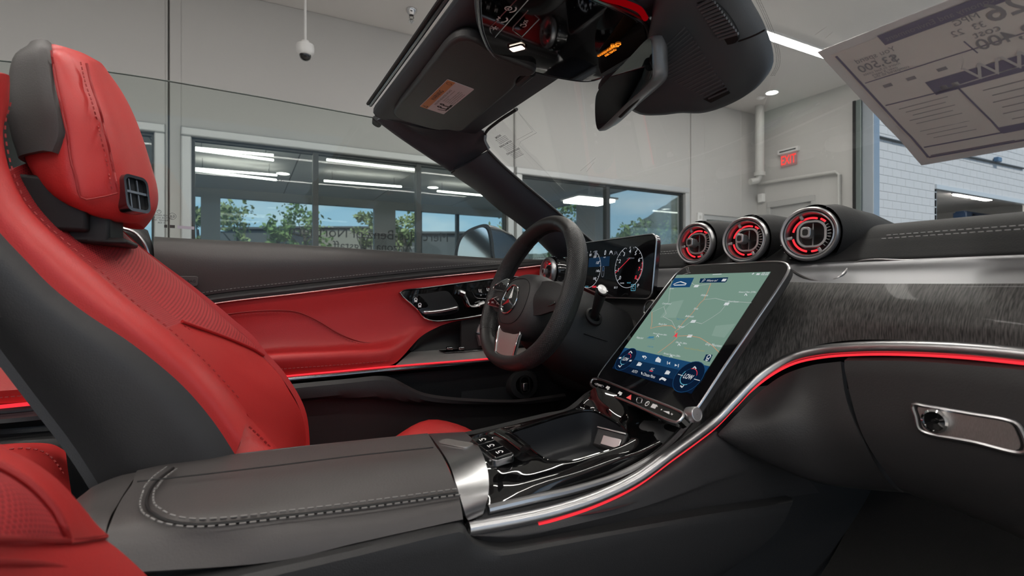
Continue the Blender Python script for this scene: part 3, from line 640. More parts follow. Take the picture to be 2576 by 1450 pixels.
m = MB(); stitches(m, U3((627, 1075, .845), (650, 1096, .85), (672, 1118, .855), (690, 1138, .86)), (.3, -.9, .3), .005, .003, .002, .002); m.build('stitching', M_thr, seat, smooth=False, kind='stuff')
m = MB(); stitches(m, [q + V((.005, -.006, .0)) for q in U3((455, 820, .985), (497, 850, 1.0), (580, 888, 1.06), (655, 909, 1.13))], (.4, -.8, .4), .004, .003, .0012); m.build('stitching', M_thr, seat, smooth=False, kind='stuff')
MB().bb(-.345, -.315, .88, 1.17, -.12, .27).build('back_upper', M_blk, seat, bevel=.012)
# headrest: stacked loops
hr_y = 1.02
HR = [((91, 121, .95), (116, 113, .94), (126, 110, .94), (200, 130, .97), (236, 148, 1.0), (256, 160, 1.02)),
      ((56, 148, .945), (119, 138, .915), (127, 136, .91), (216, 156, .95), (252, 172, 1.0), (278, 190, 1.05)),
      ((41, 215, .94), (129, 205, .905), (138, 204, .898), (230, 212, .935), (275, 220, 1.0), (302, 226, 1.065)),
      ((40, 284, .937), (143, 272, .90), (153, 270, .893), (251, 274, .926), (300, 277, 1.0), (331, 279, 1.072)),
      ((50, 345, .935), (152, 340, .90), (168, 338, .893), (267, 341, .925), (325, 341, 1.0), (357, 342, 1.075)),
      ((63, 395, .935), (146, 400, .90), (176, 402, .893), (281, 402, .925), (345, 407, 1.0), (379, 412, 1.075)),
      ((86, 442, .935), (152, 452, .90), (190, 455, .893), (292, 458, .925), (360, 465, 1.0), (396, 472, 1.075)),
      ((112, 476, .935), (168, 494, .903), (206, 500, .897), (297, 492, .928), (362, 502, 1.0), (398, 506, 1.072)),
      ((150, 506, .935), (186, 520, .915), (220, 529, .91), (300, 536, .94), (357, 536, 1.0), (391, 530, 1.06)),
      ((188, 527, .94), (215, 535, .93), (245, 545, .93), (302, 556, .96), (345, 556, 1.0), (370, 550, 1.045)),
      ((225, 541, .96), (240, 547, .955), (264, 554, .96), (305, 561, .985), (330, 562, 1.0), (344, 562, 1.02))]
loops = []
for r in HR:
    p = U3(*r); q = [V((p[4].x * .6 + p[3].x * .4, 1.125, p[5].z)), V((p[2].x, 2 * hr_y - r[2][2] + .01, p[5].z)), V((p[0].x, 2 * hr_y - r[0][2], p[0].z + .01)), V((p[0].x - .003, hr_y, p[0].z + .005))]
    loops.append(spl(p + q, 48, True))
n_ = 48
dense = [spl([l[k] for l in loops], 34) for k in range(n_)]
G_ = [[dense[k][i] for k in range(n_)] for i in range(34)]
hr = MB(); hr.grid(G_, closed=True); hr.flat(G_[0][::-1]); hr.flat(G_[-1]); head = hr.build('headrest', M_red, seat, angle=80)
SHR = []
for j, r in enumerate(HR[:6]):
    r = list(r)
    if j == 5: r[0], r[1] = (66, 397, .935), (134, 384, .902)
    a0, a1 = U3(r[0], r[1]); o_ = V((-.001, -.004, 0)); c0 = lerp(a0, a1, .5) + V((0, -.006, 0))
    SHR.append([a1 + V((.001, -.001, 0)), a1 + V((0, -.005, 0)), c0 + o_ * .6, a0 + o_, V((a0.x - .004, a0.y + .04, a0.z)), V((a0.x - .008, hr_y, a0.z)), V((a0.x - .004, 2 * hr_y - a0.y + .006, a0.z)), V((a1.x, 2 * hr_y - a1.y + .006, a1.z))])
m = MB(); m.patch(SHR, 60, 24, .006, eye=(-.2, -2, .3)); m.build('headrest_shell', M_gry, head, angle=60, label='grey plastic rear shell of the headrest')
def seamline(f_, i0, i1): return [V(dense[int(f_(i) * n_) % n_][i]) for i in range(i0, i1)]
s1 = [U(a, b, D=.80) for a, b in ((218, 160), (230, 212), (250, 272), (267, 341), (281, 402), (292, 458), (297, 484))]
def snap(p):                                        # move a point along its sight line onto the headrest surface
    d = p.normalized(); best = None
    for r_ in G_:
        for q in r_:
            t_ = q.dot(d); e_ = (q - d * t_).length
            if e_ < .012 and (best is None or t_ < best): best = t_
    return d * (best if best else p.length)
s1 = [snap(q) - q.normalized() * .0012 for q in spl(s1, 14)]
MB().tube(spl(s1, 40), .0016, 6).build('seam', M_thr, head)
m = MB(); stitches(m, [q + V((0, -.001, 0)) + V((-.0065, 0, 0)) for q in spl(s1, 30)], (.3, -.9, .1), .004, .003, .0014); m.build('stitching', M_thr, head, smooth=False, kind='stuff')
s2 = [snap(q) - q.normalized() * .0012 for q in spl([U(a, b, D=.8) for a, b in ((129, 128), (140, 205), (154, 270), (169, 338), (178, 402), (192, 455), (206, 500), (250, 497), (297, 486))], 30)]
MB().tube(s2, .0014, 6).build('seam', M_thr, head)
# neck air outlet
c = snap(U(336, 490, D=.82)); c = c * 1.008; f = Fr(c, (.52, .85, 0), (-.22, 0, 1), (.80, -.55, .12))
MB().ring(f.pts(rrect(.046, .055, .011), .007), f.pts(rrect(.038, .046, .008), .007), f.n * -.02).build('air_outlet', M_dch, head, label='air outlet with chrome slats in the headrest')
MB().fprism(f, rrect(.039, .047, .009), -.012, .000).build('outlet_recess', M_pl2, head, smooth=False)
MB().fbox(f, 0, .002, .004, .037, .0035, .003).build('slat', M_sat, head, smooth=False)
for a in (-.009, .006): MB().fbox(f, a, 0, .002, .0018, .044, .002).build('slat', M_sat, head, smooth=False)
nk = U(180, 548, Y=.99); m = MB(); m.box(nk + V((-.01, .01, .012)), (.085, .15, .075)); m.box(nk + V((.03, .0, -.018)), (.05, .10, .045)); m.box(nk + V((.05, .0, -.036)), (.05, .10, .010)); m.build('headrest_mount', M_pl2, seat, bevel=.006)
m = MB()
for dy in (-.06, .06): MB().tube([V((-.235, hr_y + dy, .02)), V((-.235, hr_y + dy, .19))], .008, 10).build('headrest_post', M_pl2, seat)
# seat cushion
rows = [[V((.0, y, z)) for y, z in ((.81, -.42), (.86, -.39), (1.02, -.40), (1.18, -.39), (1.24, -.42))], [V((.25, y, z)) for y, z in ((.80, -.43), (.85, -.375), (1.02, -.395), (1.19, -.37), (1.25, -.43))], [V((.40, y, z)) for y, z in ((.80, -.42), (.86, -.315), (.94, -.28), (1.02, -.33), (1.10, -.34), (1.20, -.318), (1.26, -.40))], [V((.53, y, z)) for y, z in ((.80, -.45), (.87, -.385), (1.02, -.38), (1.18, -.38), (1.24, -.45))], [V((.56, y, z)) for y, z in ((.81, -.49), (.88, -.47), (1.02, -.46), (1.18, -.47), (1.23, -.49))]]
m = MB(); m.patch(rows, 40, 30, .03, eye=(.3, 1, 1)); m.build('seat_cushion', M_red, seat)
m = MB(); m.bb(.0, .5, .84, 1.2, FLOOR + .36, -.40); m.build('seat_base', M_pl2, seat, bevel=.02)

# ------------------------------------------------------------------ passenger seat (near corner)
ps = thing('passenger_seat', 'red leather passenger seat bolster at the lower left corner', 'seat', (-.2, .30, FLOOR + .35))
S0 = [(-140, 1060, .50), (-60, 1110, .50), (0, 1150, .50), (60, 1178, .50), (120, 1217, .50), (180, 1275, .50), (230, 1330, .505), (264, 1358, .51), (300, 1385, .51), (372, 1452, .51), (430, 1530, .51)]
S1 = [(-220, 1110, .42), (-90, 1145, .42), (0, 1187, .42), (60, 1222, .42), (105, 1262, .42), (140, 1305, .42), (160, 1345, .42), (168, 1370, .425)]
S2 = [(-420, 1200, .30), (-250, 1250, .30), (-120, 1320, .30), (-60, 1370, .30)]
top_, s0a = U3(*S1), U3(*S0)[:8]
bb_ = spl(s0a, 30); tt = spl(top_, 30)
m = MB(); m.patch([[bb_[i] + V((-.018, .012, -.02)) * (1.02 - (i / 29) ** 3) for i in IX(30)], [bb_[i] for i in IX(30)], [lerp(bb_[i], tt[i], .5) + V((.002, 0, .005)) * (1 - (i / 29) ** 3) for i in IX(30)], [tt[i] for i in IX(30)]], 40, 18, .003); m.build('side_bolster', M_red, ps)
m = MB(); m.patch([[tt[i] for i in IX(30)], [lerp(tt[i], spl(U3(*S2), 30)[i], .45) + V((.006, 0, .006)) * (1 - (i / 29) ** 3) for i in IX(30)], U3(*S2)], 40, 16, .003); m.build('centre_insert', M_redp, ps)
low = [U3((264, 1358, .51), (168, 1370, .425), (60, 1371, .36), (-60, 1370, .30)), U3((300, 1385, .51), (200, 1392, .43), (70, 1395, .36), (-60, 1398, .30)), U3((372, 1452, .51), (240, 1450, .43), (90, 1440, .36), (-60, 1440, .30)), U3((440, 1540, .51), (280, 1540, .43), (110, 1530, .36), (-60, 1530, .30))]
m = MB(); m.patch(low, 30, 24, .003); m.build('lower_bolster', M_red, ps)
MB().tube(spl([q + V((.001, -.002, .004)) for q in tt], 40), .0022, 7).build('piping', M_thr, ps)
MB().tube(spl([q + V((.001, -.002, .003)) for q in low[0]], 30), .002, 7).build('piping', M_thr, ps)
MB().tube(spl([q + V((.0, -.002, .003)) for q in U3((215, 1450, .43), (120, 1432, .38), (40, 1428, .34), (-60, 1428, .30))], 30), .0018, 7).build('piping', M_thr, ps)

# ------------------------------------------------------------------ rear seat and rear side trim
rs = thing('rear_seat', 'dark red leather rear seat cushion behind the driver seat', 'seat', (-.6, 1.1, FLOOR + .35))
rc_ = [U3((-150, 1150, 1.30), (-60, 1125, 1.30), (0, 1119, 1.30), (60, 1115, 1.30), (130, 1118, 1.28), (165, 1135, 1.26)), U3((-150, 1180, 1.18), (-60, 1150, 1.18), (0, 1140, 1.18), (70, 1132, 1.18), (130, 1150, 1.17), (172, 1190, 1.14)), U3((-150, 1330, 1.0), (-60, 1290, 1.0), (0, 1290, 1.0), (70, 1290, 1.0), (140, 1290, 1.0), (185, 1290, 1.0)), U3((-150, 1450, .92), (-60, 1430, .92), (0, 1430, .92), (70, 1430, .92), (140, 1420, .92), (190, 1400, .92))]
m = MB(); m.patch(rc_, 36, 26, .03); m.build('seat_cushion', M_red, rs)
m = MB(); stitches(m, [q + V((0, -.002, .003)) for q in U3((-20, 1140, 1.18), (60, 1133, 1.18), (110, 1142, 1.17), (150, 1180, 1.14), (170, 1225, 1.10), (177, 1250, 1.07))], (.1, -.5, .8), .006, .005, .0022, .002); m.build('stitching', M_thr, rs, smooth=False, kind='stuff')
rt = thing('rear_side_trim', 'red and black rear side trim with a glowing strip behind the driver seat', 'trim panel', (-.8, 1.42, FLOOR + .3))
def band(rows, nm, mt, par, nu=24, nv=10, th=.01, eye=None, **k): m = MB(); m.patch(rows, nu, nv, th, eye); return m.build(nm, mt, par, **k)
band([U3((-420, 700, 1.44), (-200, 700, 1.44), (150, 700, 1.44), (330, 700, 1.44)), U3((-420, 905, 1.43), (0, 905, 1.43), (330, 905, 1.43)), U3((-420, 985, 1.39), (0, 982, 1.39), (330, 965, 1.39)), U3((-420, 1030, 1.40), (0, 1017, 1.40), (330, 985, 1.40))], 'red_pad', M_red, rt)
MB().tube(U3((-420, 1042, 1.392), (0, 1024, 1.392), (110, 1013, 1.392), (330, 988, 1.392)), .004, 8).build('light_strip', M_led, rt)
band([U3((-420, 1046, 1.398), (0, 1028, 1.398), (330, 991, 1.398)), U3((-420, 1062, 1.40), (0, 1042, 1.40), (330, 1003, 1.40))], 'metal_strip', M_dch, rt)
band([U3((-420, 1062, 1.40), (0, 1043, 1.40), (330, 1003, 1.40)), U3((-420, 1080, 1.37), (0, 1062, 1.37), (330, 1022, 1.37)), U3((-420, 1100, 1.41), (0, 1085, 1.41), (330, 1045, 1.41)), U3((-420, 1130, 1.41), (0, 1102, 1.40), (330, 1065, 1.40)), U3((-420, 1150, 1.35), (0, 1122, 1.35), (330, 1085, 1.35)), U3((-420, 1300, 1.36), (0, 1300, 1.36), (330, 1300, 1.36))], 'lower_panel', M_pls, rt, nv=24)
m = MB(); stitches(m, U3((-200, 1015, 1.385), (0, 1001, 1.385), (90, 993, 1.385)), (0, -1, .2), .006, .003, .002, .002); m.build('stitching', M_thr, rt, smooth=False, kind='stuff')
bg_ = thing('belt_guide', 'black seat belt guide panel with a curved chrome edge by the headrest', 'trim panel', (-.25, 1.40, 0))
band([U3((215, 545, 1.42), (260, 565, 1.42), (300, 566, 1.42), (345, 568, 1.42), (372, 580, 1.42)), U3((215, 600, 1.40), (262, 585, 1.39), (310, 578, 1.385), (352, 590, 1.385), (385, 620, 1.40)), U3((215, 720, 1.41), (265, 720, 1.40), (320, 720, 1.40), (370, 715, 1.40), (402, 700, 1.40))], 'guide_body', M_pls, bg_, nv=18)
MB().tube(spl(U3((255, 567, 1.378), (300, 573, 1.374), (338, 585, 1.372), (362, 612, 1.372), (374, 645, 1.374), (376, 662, 1.376)), 30), .0035, 8).build('chrome_edge', M_sat, bg_)
band([U3((265, 590, 1.385), (290, 592, 1.382), (318, 605, 1.38), (330, 640, 1.38)), U3((260, 640, 1.39), (285, 650, 1.39), (305, 665, 1.388), (318, 690, 1.385))], 'belt_slot', M_pl2, bg_, th=.004)

# ------------------------------------------------------------------ driver door
dr = thing('door_assembly', 'driver door with red leather panel, black upper pad and glowing strip', 'car door', (.4, 1.42, FLOOR + .25))
top = [(388, 596, 1.42), (420, 598, 1.42), (700, 613, 1.42), (1000, 633, 1.415), (1250, 650, 1.41), (1400, 655, 1.405)]
st = [(388, 775, 1.39), (500, 746, 1.388), (700, 721, 1.386), (1000, 689, 1.38), (1250, 666, 1.375), (1400, 652, 1.37)]
md = [(388, 650, 1.385), (500, 655, 1.378), (700, 658, 1.376), (1000, 655, 1.376), (1250, 655, 1.38), (1400, 654, 1.385)]
pad = band([[q + V((0, .05, -.004)) for q in U3(*top)], U3(*top), [lerp(a, b, .35) + V((0, -.012, 0)) for a, b in zip(U3(*top), U3(*md))], U3(*md), U3(*st)], 'upper_pad', M_gry, dr, 50, 22, .012)
m = MB(); stitches(m, spl([q + V((0, -.002, .001)) for q in U3(*[(a, b - 6, c - .001) for a, b, c in st])], 60), (0, -1, .2), .005, .003, .0013); m.build('stitching', M_gthr, dr, smooth=False, kind='stuff')
sl = [(388, 800, 1.380), (520, 768, 1.378), (760, 738, 1.376), (1000, 708, 1.372), (1250, 682, 1.366), (1400, 664, 1.362)]
band([[q + V((0, .004, 0)) for q in U3(*st)], [lerp(a, b, .5) + V((0, -.008, 0)) for a, b in zip(U3(*st), U3(*sl))], U3(*sl)], 'black_band', M_blk, dr, 50, 10, .01)
M_pink = mat('red_lit_trim_line', (.55, .30, .30, 1), .25, 1.0)  # pink of the red ambient light is put into the metal colour
MB().tube(spl([q + V((0, -.004, 0)) for q in U3(*sl)], 50), .0028, 8).build('trim_line', M_pink, dr)
bt = [(388, 990, 1.345), (560, 962, 1.342), (700, 946, 1.34), (850, 933, 1.34), (985, 919, 1.34), (1015, 895, 1.35), (1035, 872, 1.36), (1062, 845, 1.37), (1120, 816, 1.372), (1245, 792, 1.37), (1400, 768, 1.366)]
m1 = [(388, 850, 1.385), (560, 830, 1.385), (760, 810, 1.385), (900, 785, 1.384), (1000, 765, 1.382), (1100, 752, 1.376), (1250, 730, 1.37), (1400, 710, 1.364)]
m2 = [(388, 905, 1.375), (560, 890, 1.372), (700, 876, 1.372), (850, 868, 1.372), (960, 855, 1.374), (1020, 830, 1.376), (1080, 795, 1.376), (1245, 765, 1.37), (1400, 745, 1.366)]
m3 = [(388, 930, 1.335), (560, 912, 1.332), (700, 900, 1.332), (850, 892, 1.334), (975, 882, 1.342), (1020, 860, 1.358), (1060, 828, 1.372), (1120, 805, 1.374), (1245, 780, 1.37), (1400, 758, 1.366)]
band([U3(*sl), U3(*m1), U3(*m2), U3(*m3), U3(*bt)], 'red_panel', M_redd, dr, 90, 40, .01, label='red leather door panel')
sc = [(520, 803, 1.383), (545, 796, 1.383), (620, 785, 1.383), (700, 781, 1.383), (750, 786, 1.383), (800, 808, 1.383), (850, 838, 1.380), (900, 858, 1.376), (950, 866, 1.372), (1030, 867, 1.366)]
MB().tube(spl([q + V((0, -.0015, 0)) for q in U3(*sc)], 60), .0016, 6).build('seam', M_thr, dr)
m = MB(); stitches(m, spl(U3(*[(a, b + 6, c - .003) for a, b, c in sc]), 60), (0, -1, .2), .005, .003, .0013); m.build('stitching', M_thr, dr, smooth=False, kind='stuff')
m = MB(); stitches(m, spl(U3((560, 945, 1.334), (700, 930, 1.332), (850, 919, 1.332), (985, 908, 1.336)), 40), (0, -1, .3), .006, .003, .002, .002); m.build('stitching', M_thr, dr, smooth=False, kind='stuff')
# airbag tag
f = Fr(U(473, 708, Y=1.373), (1, -.02, 0), (0, 0, 1), (0, -1, 0))
MB().fprism(f, rrect(.040, .023, .005), 0, .0025).build('airbag_tag', M_gry, dr, bevel=.001)
MB().text(f, 'AIRBAG', .0085, 0, 0, .0029, bold=.01).build('tag_lettering', M_pl2, dr, smooth=False)
# gloss control panel
cp = [(1006, 737), (1016, 731), (1060, 726), (1250, 701), (1300, 697), (1318, 703), (1318, 730), (1300, 770), (1245, 787), (1130, 806), (1090, 808), (1066, 800), (1050, 780)]
cpl = spl([U(a, b, Y=1.364) for a, b in cp], 70, True)
ctl = MB().prism(cpl, (0, .014, 0)).build('control_panel', M_pia, dr, label='gloss black door control panel')
MB().tube([q + V((0, -.001, 0)) for q in cpl], .0024, 8, closed=True, up=(0, 1, 0)).build('chrome_surround', M_chr, ctl)
def P364(l, y=1.362): return [U(a, b, Y=y) for a, b in l]
cup = spl(P364([(1030, 748), (1050, 741), (1075, 739), (1125, 733), (1135, 742), (1155, 775), (1150, 785), (1080, 795), (1060, 788)]), 50, True)
MB().prism(cup, (0, .004, 0)).build('handle_cup', M_pl2, ctl)
MB().prism(spl(P364([(1031, 747), (1050, 743), (1056, 745), (1077, 770), (1052, 778)], 1.3605), 30, True), (0, .004, 0)).build('lock_switch', M_pia, ctl)
MB().tube(spl(P364([(1066, 786), (1085, 785), (1110, 782), (1135, 777), (1151, 773)], 1.353), 24), [.004] + [.0062] * 22 + [.004], 12, flat=.8).build('door_handle', M_sat, dr, label='silver door handle')
MB().prism(spl(P364([(1054, 779), (1078, 775), (1090, 786), (1150, 779), (1152, 784), (1082, 793), (1066, 790)], 1.3585), 30, True), (0, .003, 0)).build('handle_base', M_dch, dr)
m = MB(); f = Fr(U(1046, 754, Y=1.3598), (1, 0, 0), (0, 0, 1), (0, -1, 0)); m.arc(f, 0, 0, .004, 0, 360, .0018); m.fbox(f, 0, -.004, 0, .008, .006, .0002); f2 = Fr(U(1056, 768, Y=1.3598), (1, 0, 0), (0, 0, 1), (0, -1, 0)); m.arc(f2, 0, .001, .004, 0, 360, .0018); m.fbox(f2, 0, -.003, 0, .008, .006, .0002); m.build('lock_symbols', M_wht, ctl, smooth=False)
sw = MB(); sw.tube(spl(P364([(1153, 734), (1162, 734), (1172, 752), (1180, 770), (1190, 773), (1222, 766)], 1.357), 30), .0052, 8); sw.build('seat_switch', M_chr, ctl)
MB().tube(P364([(1155, 735), (1168, 740)], 1.351), .0075, 8).build('seat_switch', M_sat, ctl); MB().tube(P364([(1205, 768), (1218, 763)], 1.351), .0075, 8).build('seat_switch', M_sat, ctl)
rr_ = spl(P364([(1186, 728), (1230, 722), (1262, 720), (1262, 742), (1200, 750), (1192, 742)], 1.3615), 40, True); MB().tube(rr_, .0007, 5, closed=True, up=(0, 1, 0)).build('memory_frame', M_dch, ctl)
m = MB()
for px, py in ((1208, 732), (1228, 729), (1248, 727)):
    f = Fr(U(px, py, Y=1.3605), (1, 0, 0), (0, 0, 1), (0, -1, 0)); m.strip(f, [(-.004, .004), (-.003, -.003), (.004, -.003), (.005, -.005)], .0022); m.fbox(f, .002, .002, 0, .003, .004, .0003)
for px, py, tx in ((1210, 743, 'M'), (1222, 741, '1'), (1234, 740, '2'), (1246, 738, '3')):
    f = Fr(U(px, py, Y=1.3605), (1, 0, 0), (0, 0, 1), (0, -1, 0)); m.text(f, tx, .006, 0, 0)
m.build('memory_symbols', M_wht, ctl, smooth=False)
# pull cup, switch shelf, light strip
band([U3((1035, 884, 1.385), (1060, 848, 1.378), (1120, 818, 1.376), (1245, 794, 1.374), (1400, 770, 1.37)), U3((1035, 886, 1.405), (1100, 850, 1.41), (1245, 830, 1.41), (1400, 815, 1.405)), U3((1035, 889, 1.40), (1140, 878, 1.40), (1245, 870, 1.40), (1400, 858, 1.395))], 'pull_cup', M_pl2, dr, 40, 14, .006)
band([U3((1033, 886, 1.40), (1140, 878, 1.40), (1245, 870, 1.40), (1400, 858, 1.395)), U3((1014, 903, 1.36), (1140, 893, 1.36), (1245, 884, 1.36), (1400, 872, 1.36)), U3((996, 919, 1.338), (1140, 909, 1.338), (1245, 901, 1.338), (1400, 888, 1.338))], 'switch_shelf', M_slv2, dr, 40, 12, .008)
MB().prism([q for q in U3((1104, 884, 1.383), (1240, 873, 1.383), (1330, 866, 1.383), (1330, 874, 1.366), (1240, 882, 1.366), (1120, 890, 1.366))], (0, 0, .003)).build('window_switch_plate', M_pia, dr, bevel=.001)
for px in (1131, 1160): MB().box(U(px, 882, Y=1.374) + V((0, 0, .006)), (.020, .014, .010)).build('window_switch', M_dch, dr, bevel=.004)
ls = U3((388, 994, 1.338), (560, 966, 1.336), (710, 948, 1.335), (850, 935, 1.335), (990, 922, 1.334), (1225, 903, 1.334), (1400, 888, 1.334))
MB().tube(spl(ls, 60), .0021, 8).build('light_strip', M_led, dr)
band([[q + V((0, .003, -.003)) for q in ls], [q + V((0, .0, -.012)) for q in ls], [q + V((0, .012, -.024)) for q in ls]], 'lower_trim', M_dch, dr, 50, 8, .006)
# lower panel with map pocket
pk = [(388, 1030, 1.31), (560, 985, 1.305), (720, 968, 1.30), (880, 953, 1.30), (955, 946, 1.30), (985, 950, 1.30), (1020, 968, 1.30), (1060, 987, 1.30), (1130, 999, 1.30), (1290, 1006, 1.30), (1350, 1000, 1.30), (1420, 990, 1.30)]
P_ = U3(*pk)
low_ = U3((388, 1060, 1.295), (560, 1025, 1.295), (720, 1008, 1.292), (900, 1000, 1.292), (1050, 1012, 1.292), (1290, 1017, 1.292), (1420, 1010, 1.292))
band([P_, [q + V((0, -.008, -.006)) for q in P_], low_, [q + V((0, .022, -.008)) for q in low_], U3((388, 1400, 1.33), (720, 1300, 1.33), (1050, 1230, 1.33), (1420, 1180, 1.33))], 'map_pocket', M_pls, dr, 60, 26, .01, label='black grained door pocket')
band([U3((388, 1005, 1.355), (720, 962, 1.355), (1000, 938, 1.355), (1225, 918, 1.355), (1420, 903, 1.355)), U3((388, 1100, 1.39), (720, 1060, 1.39), (1000, 1040, 1.39), (1420, 1020, 1.39))], 'pocket_back', M_pls, dr, 30, 8, .006)
f = Fr(U(1318, 968, Y=1.355), (1, 0, 0), (.1, 0, 1), (-.1, -1, .1))
MB().lathe([(.055, -.03), (.052, -.004), (.046, .004), (.03, .006)], f, 32, 1.0, .9).build('switch_pod', M_pls, dr)
MB().ring(f.pts(rrect(.034, .052, .014), .006), f.pts(rrect(.026, .044, .011), .006), f.n * .004).build('pod_rim', M_pl2, dr)
MB().fprism(f, rrect(.028, .046, .011), .004, .0065).build('pod_recess', M_pia, dr)
MB().fbox(f, 0, -.006, .010, .017, .024, .008).build('boot_lever', M_sat, dr, bevel=.003)
MB().lathe([(.05, -.02), (.05, .0), (.042, .004), (.035, .002), (.001, .004)], Fr(U(1290, 850, Y=1.388), (1, 0, 0), (0, 0, 1), (0, -1, 0)), 36, 1.2, 1.0).build('speaker_grille', mat('speaker_mesh', (.15, .10, .10, 1), .35, .9, bump=1.0, scale=900, tex='voronoi'), dr)
MB().tube(spl(U3((1212, 820, 1.372), (1206, 838, 1.37), (1212, 868, 1.37)), 12), .010, 8).build('grab_edge', M_sat, dr)
MB().bb(-.32, .95, 1.46, 1.52, FLOOR + .25, .075).build('outer_skin', mat('black_car_paint', (.004, .004, .005, 1), .08, coat=1.0), dr, bevel=.03)
m = MB(); yy = 1.445
tp = [U(a, b, Y=yy) for a, b in ((-300, 118), (0, 152), (270, 180), (600, 234), (942, 296))]; bt_ = [V((q.x, yy, .02)) for q in tp]
bt_[-1] = U(1420, 645, Y=yy)
fe_ = [U(a, b, Y=yy) for a, b in ((1000, 330), (1140, 424), (1260, 513), (1360, 592))]
M_cg = glass('car_side_glass', (.90, .93, .915, 1), .5)
sg = thing('side_window', 'raised frameless door glass with a thin dark top edge', 'window', (.1, yy, .02))
m.prism(spl(tp, 30) + fe_ + spl(bt_, 30)[::-1], (0, .004, 0)); m.build('pane', M_cg, sg, smooth=False)
MB().tube(spl([q + V((0, .002, 0)) for q in tp], 40), .0019, 6).build('top_edge', mat('glass_edge', (.11, .125, .115, 1), .3), sg)
M_ink = mat('dark_glass_print', (.03, .03, .03, 1), .6); M_pale = mat('pale_glass_print', (.33, .34, .34, 1), .7)
f = Fr(U(413, 552, Y=yy - .001), (1, 0, 0), (0, 0, 1), (0, -1, 0)); m = MB()
m.arc(f, -.010, .017, .004, 0, 360, .0008); m.strip(f, [(-.010, .017), (-.010, .021)], .0008)
for k, tx in enumerate(('43R-00050', 'DOT-38 AS2 M40', 'TRANSP. 70%', 'E 43R')): m.text(f, tx, .0058, -.006, .009 - k * .0058, flip=True)
m.text(f, 'E4', .009, .016, .008, flip=True); m.arc(f, .016, .008, .0075, 0, 360, .0007); m.fbox(f, .016, -.016, 0, .010, .007, .0002); m.fbox(f, .003, -.016, 0, .006, .007, .0002); m.build('glass_marking', M_ink, sg, smooth=False)
MB().fprism(f, [(.026, -.013), (.060, -.014), (.060, -.021), (.026, -.020)], 0, .0003).build('glass_sticker', mat('lilac_sticker', (.4, .38, .45, 1), .6), sg, smooth=False)
f = Fr(U(954, 608, Y=yy - .001), (1, 0, 0), (0, 0, 1), (0, -1, 0)); hw, hh = .050, .0235; m = MB()
for a, b in (((-hw, hh), (hw, hh)), ((-hw, -hh), (hw, -hh)), ((-hw, -hh), (-hw, hh)), ((hw, -hh), (hw, hh))): m.strip(f, [a, b], .0007, .0004)
m.build('warning_border', M_pale, sg, smooth=False); m = MB(); m.text(f, 'WARNING', .0085, 0, hh - .006, .0004, bold=.02)
for k in range(9):
    m.text(f, 'Vehicle occupants may be injured if safety notes are ignored'[k:k + 44], .0042, -hw + .003, hh - .014 - k * .0036, .0004, al='L', sx=.92)
m.build('warning_lettering', M_ink, sg, smooth=False)
MB().flat(f.pts(rrect(2 * hw, 2 * hh, .002), .0002)).build('warning_film', glass('etched_film', (.80, .82, .82, 1), .3), sg, smooth=False)

# ------------------------------------------------------------------ door mirror
mr_ = thing('door_mirror', 'gloss black exterior mirror outside the driver window', 'mirror', U(1230, 650, Y=1.62))
o_ = [U(a, b, Y=1.60) for a, b in ((1146, 652), (1146, 626), (1155, 600), (1172, 582), (1195, 570), (1222, 564), (1232, 570), (1240, 600), (1243, 630), (1243, 668), (1180, 675))]
o2 = spl(o_, 50, True); cc = sum(o2, V((0, 0, 0))) / 50
MB().ring(o2, [cc + (q - cc) * .88 for q in o2], (.01, .03, 0)).build('mirror_frame', M_pls, mr_)
MB().prism([cc + (q - cc) * .89 + V((.002, .008, 0)) for q in o2], (.002, .01, 0)).build('mirror_glass', mat('mirror_silver', (.80, .80, .79, 1), .12, 1.0), mr_, smooth=False)
gl = [o2, [cc + (q - cc) * 1.0 + V((.05, .03, -.002)) for q in o2], [cc + (q - cc) * .86 + V((.12, .05, -.008)) for q in o2], [cc + (q - cc) * .55 + V((.17, .055, -.014)) for q in o2], [cc + (q - cc) * .1 + V((.19, .055, -.018)) for q in o2]]
m = MB(); m.grid(gl, closed=True); m.flat(gl[-1]); m.build('mirror_housing', mat('mirror_housing_black', (.006, .006, .007, 1), .22), mr_, angle=70)
MB().box(U(1285, 668, Y=1.52), (.06, .14, .03)).build('mirror_arm', M_pia, mr_, bevel=.008)

# ------------------------------------------------------------------ windshield frame
WS0 = V((.574, .9, .425)); WSN = V((-.758, 0, -1)).normalized(); WSP = (WS0, WSN)
def UW(px, py, off=0.0): return U(px, py, P=(WS0 + WSN * off, WSN))
fr_t = thing('windshield_surround', 'dark windshield frame with slanted pillar and roof header', 'windshield frame', (.9, 1.40, .1))
E0 = [(1135, 433, 1.40), (1200, 478, 1.40), (1250, 521, 1.40), (1300, 557, 1.40), (1345, 596, 1.395), (1400, 650, 1.39)]
E2 = [(1229, 378, 1.285), (1262, 412, 1.285), (1300, 446, 1.285), (1380, 513, 1.285), (1440, 565, 1.285), (1500, 616, 1.285)]
e0, e2 = spl(U3(*E0), 20), spl(U3(*E2), 20)
band([[q + V((.03, .05, .0)) for q in e0], e0, [lerp(e0[i], e2[i], .5) + V((-.012, -.022, -.012)) for i in range(20)], e2, [q + V((.012, .03, .01)) for q in e2]], 'pillar_trim', M_head, fr_t, 40, 22, .01)
hd = [V((.300, 1.34, .442)), V((.36, 1.335, .432)), V((.45, 1.325, .424))] + U3((1217, 330, 1.285), (1217, 352, 1.283), (1228, 376, 1.285))
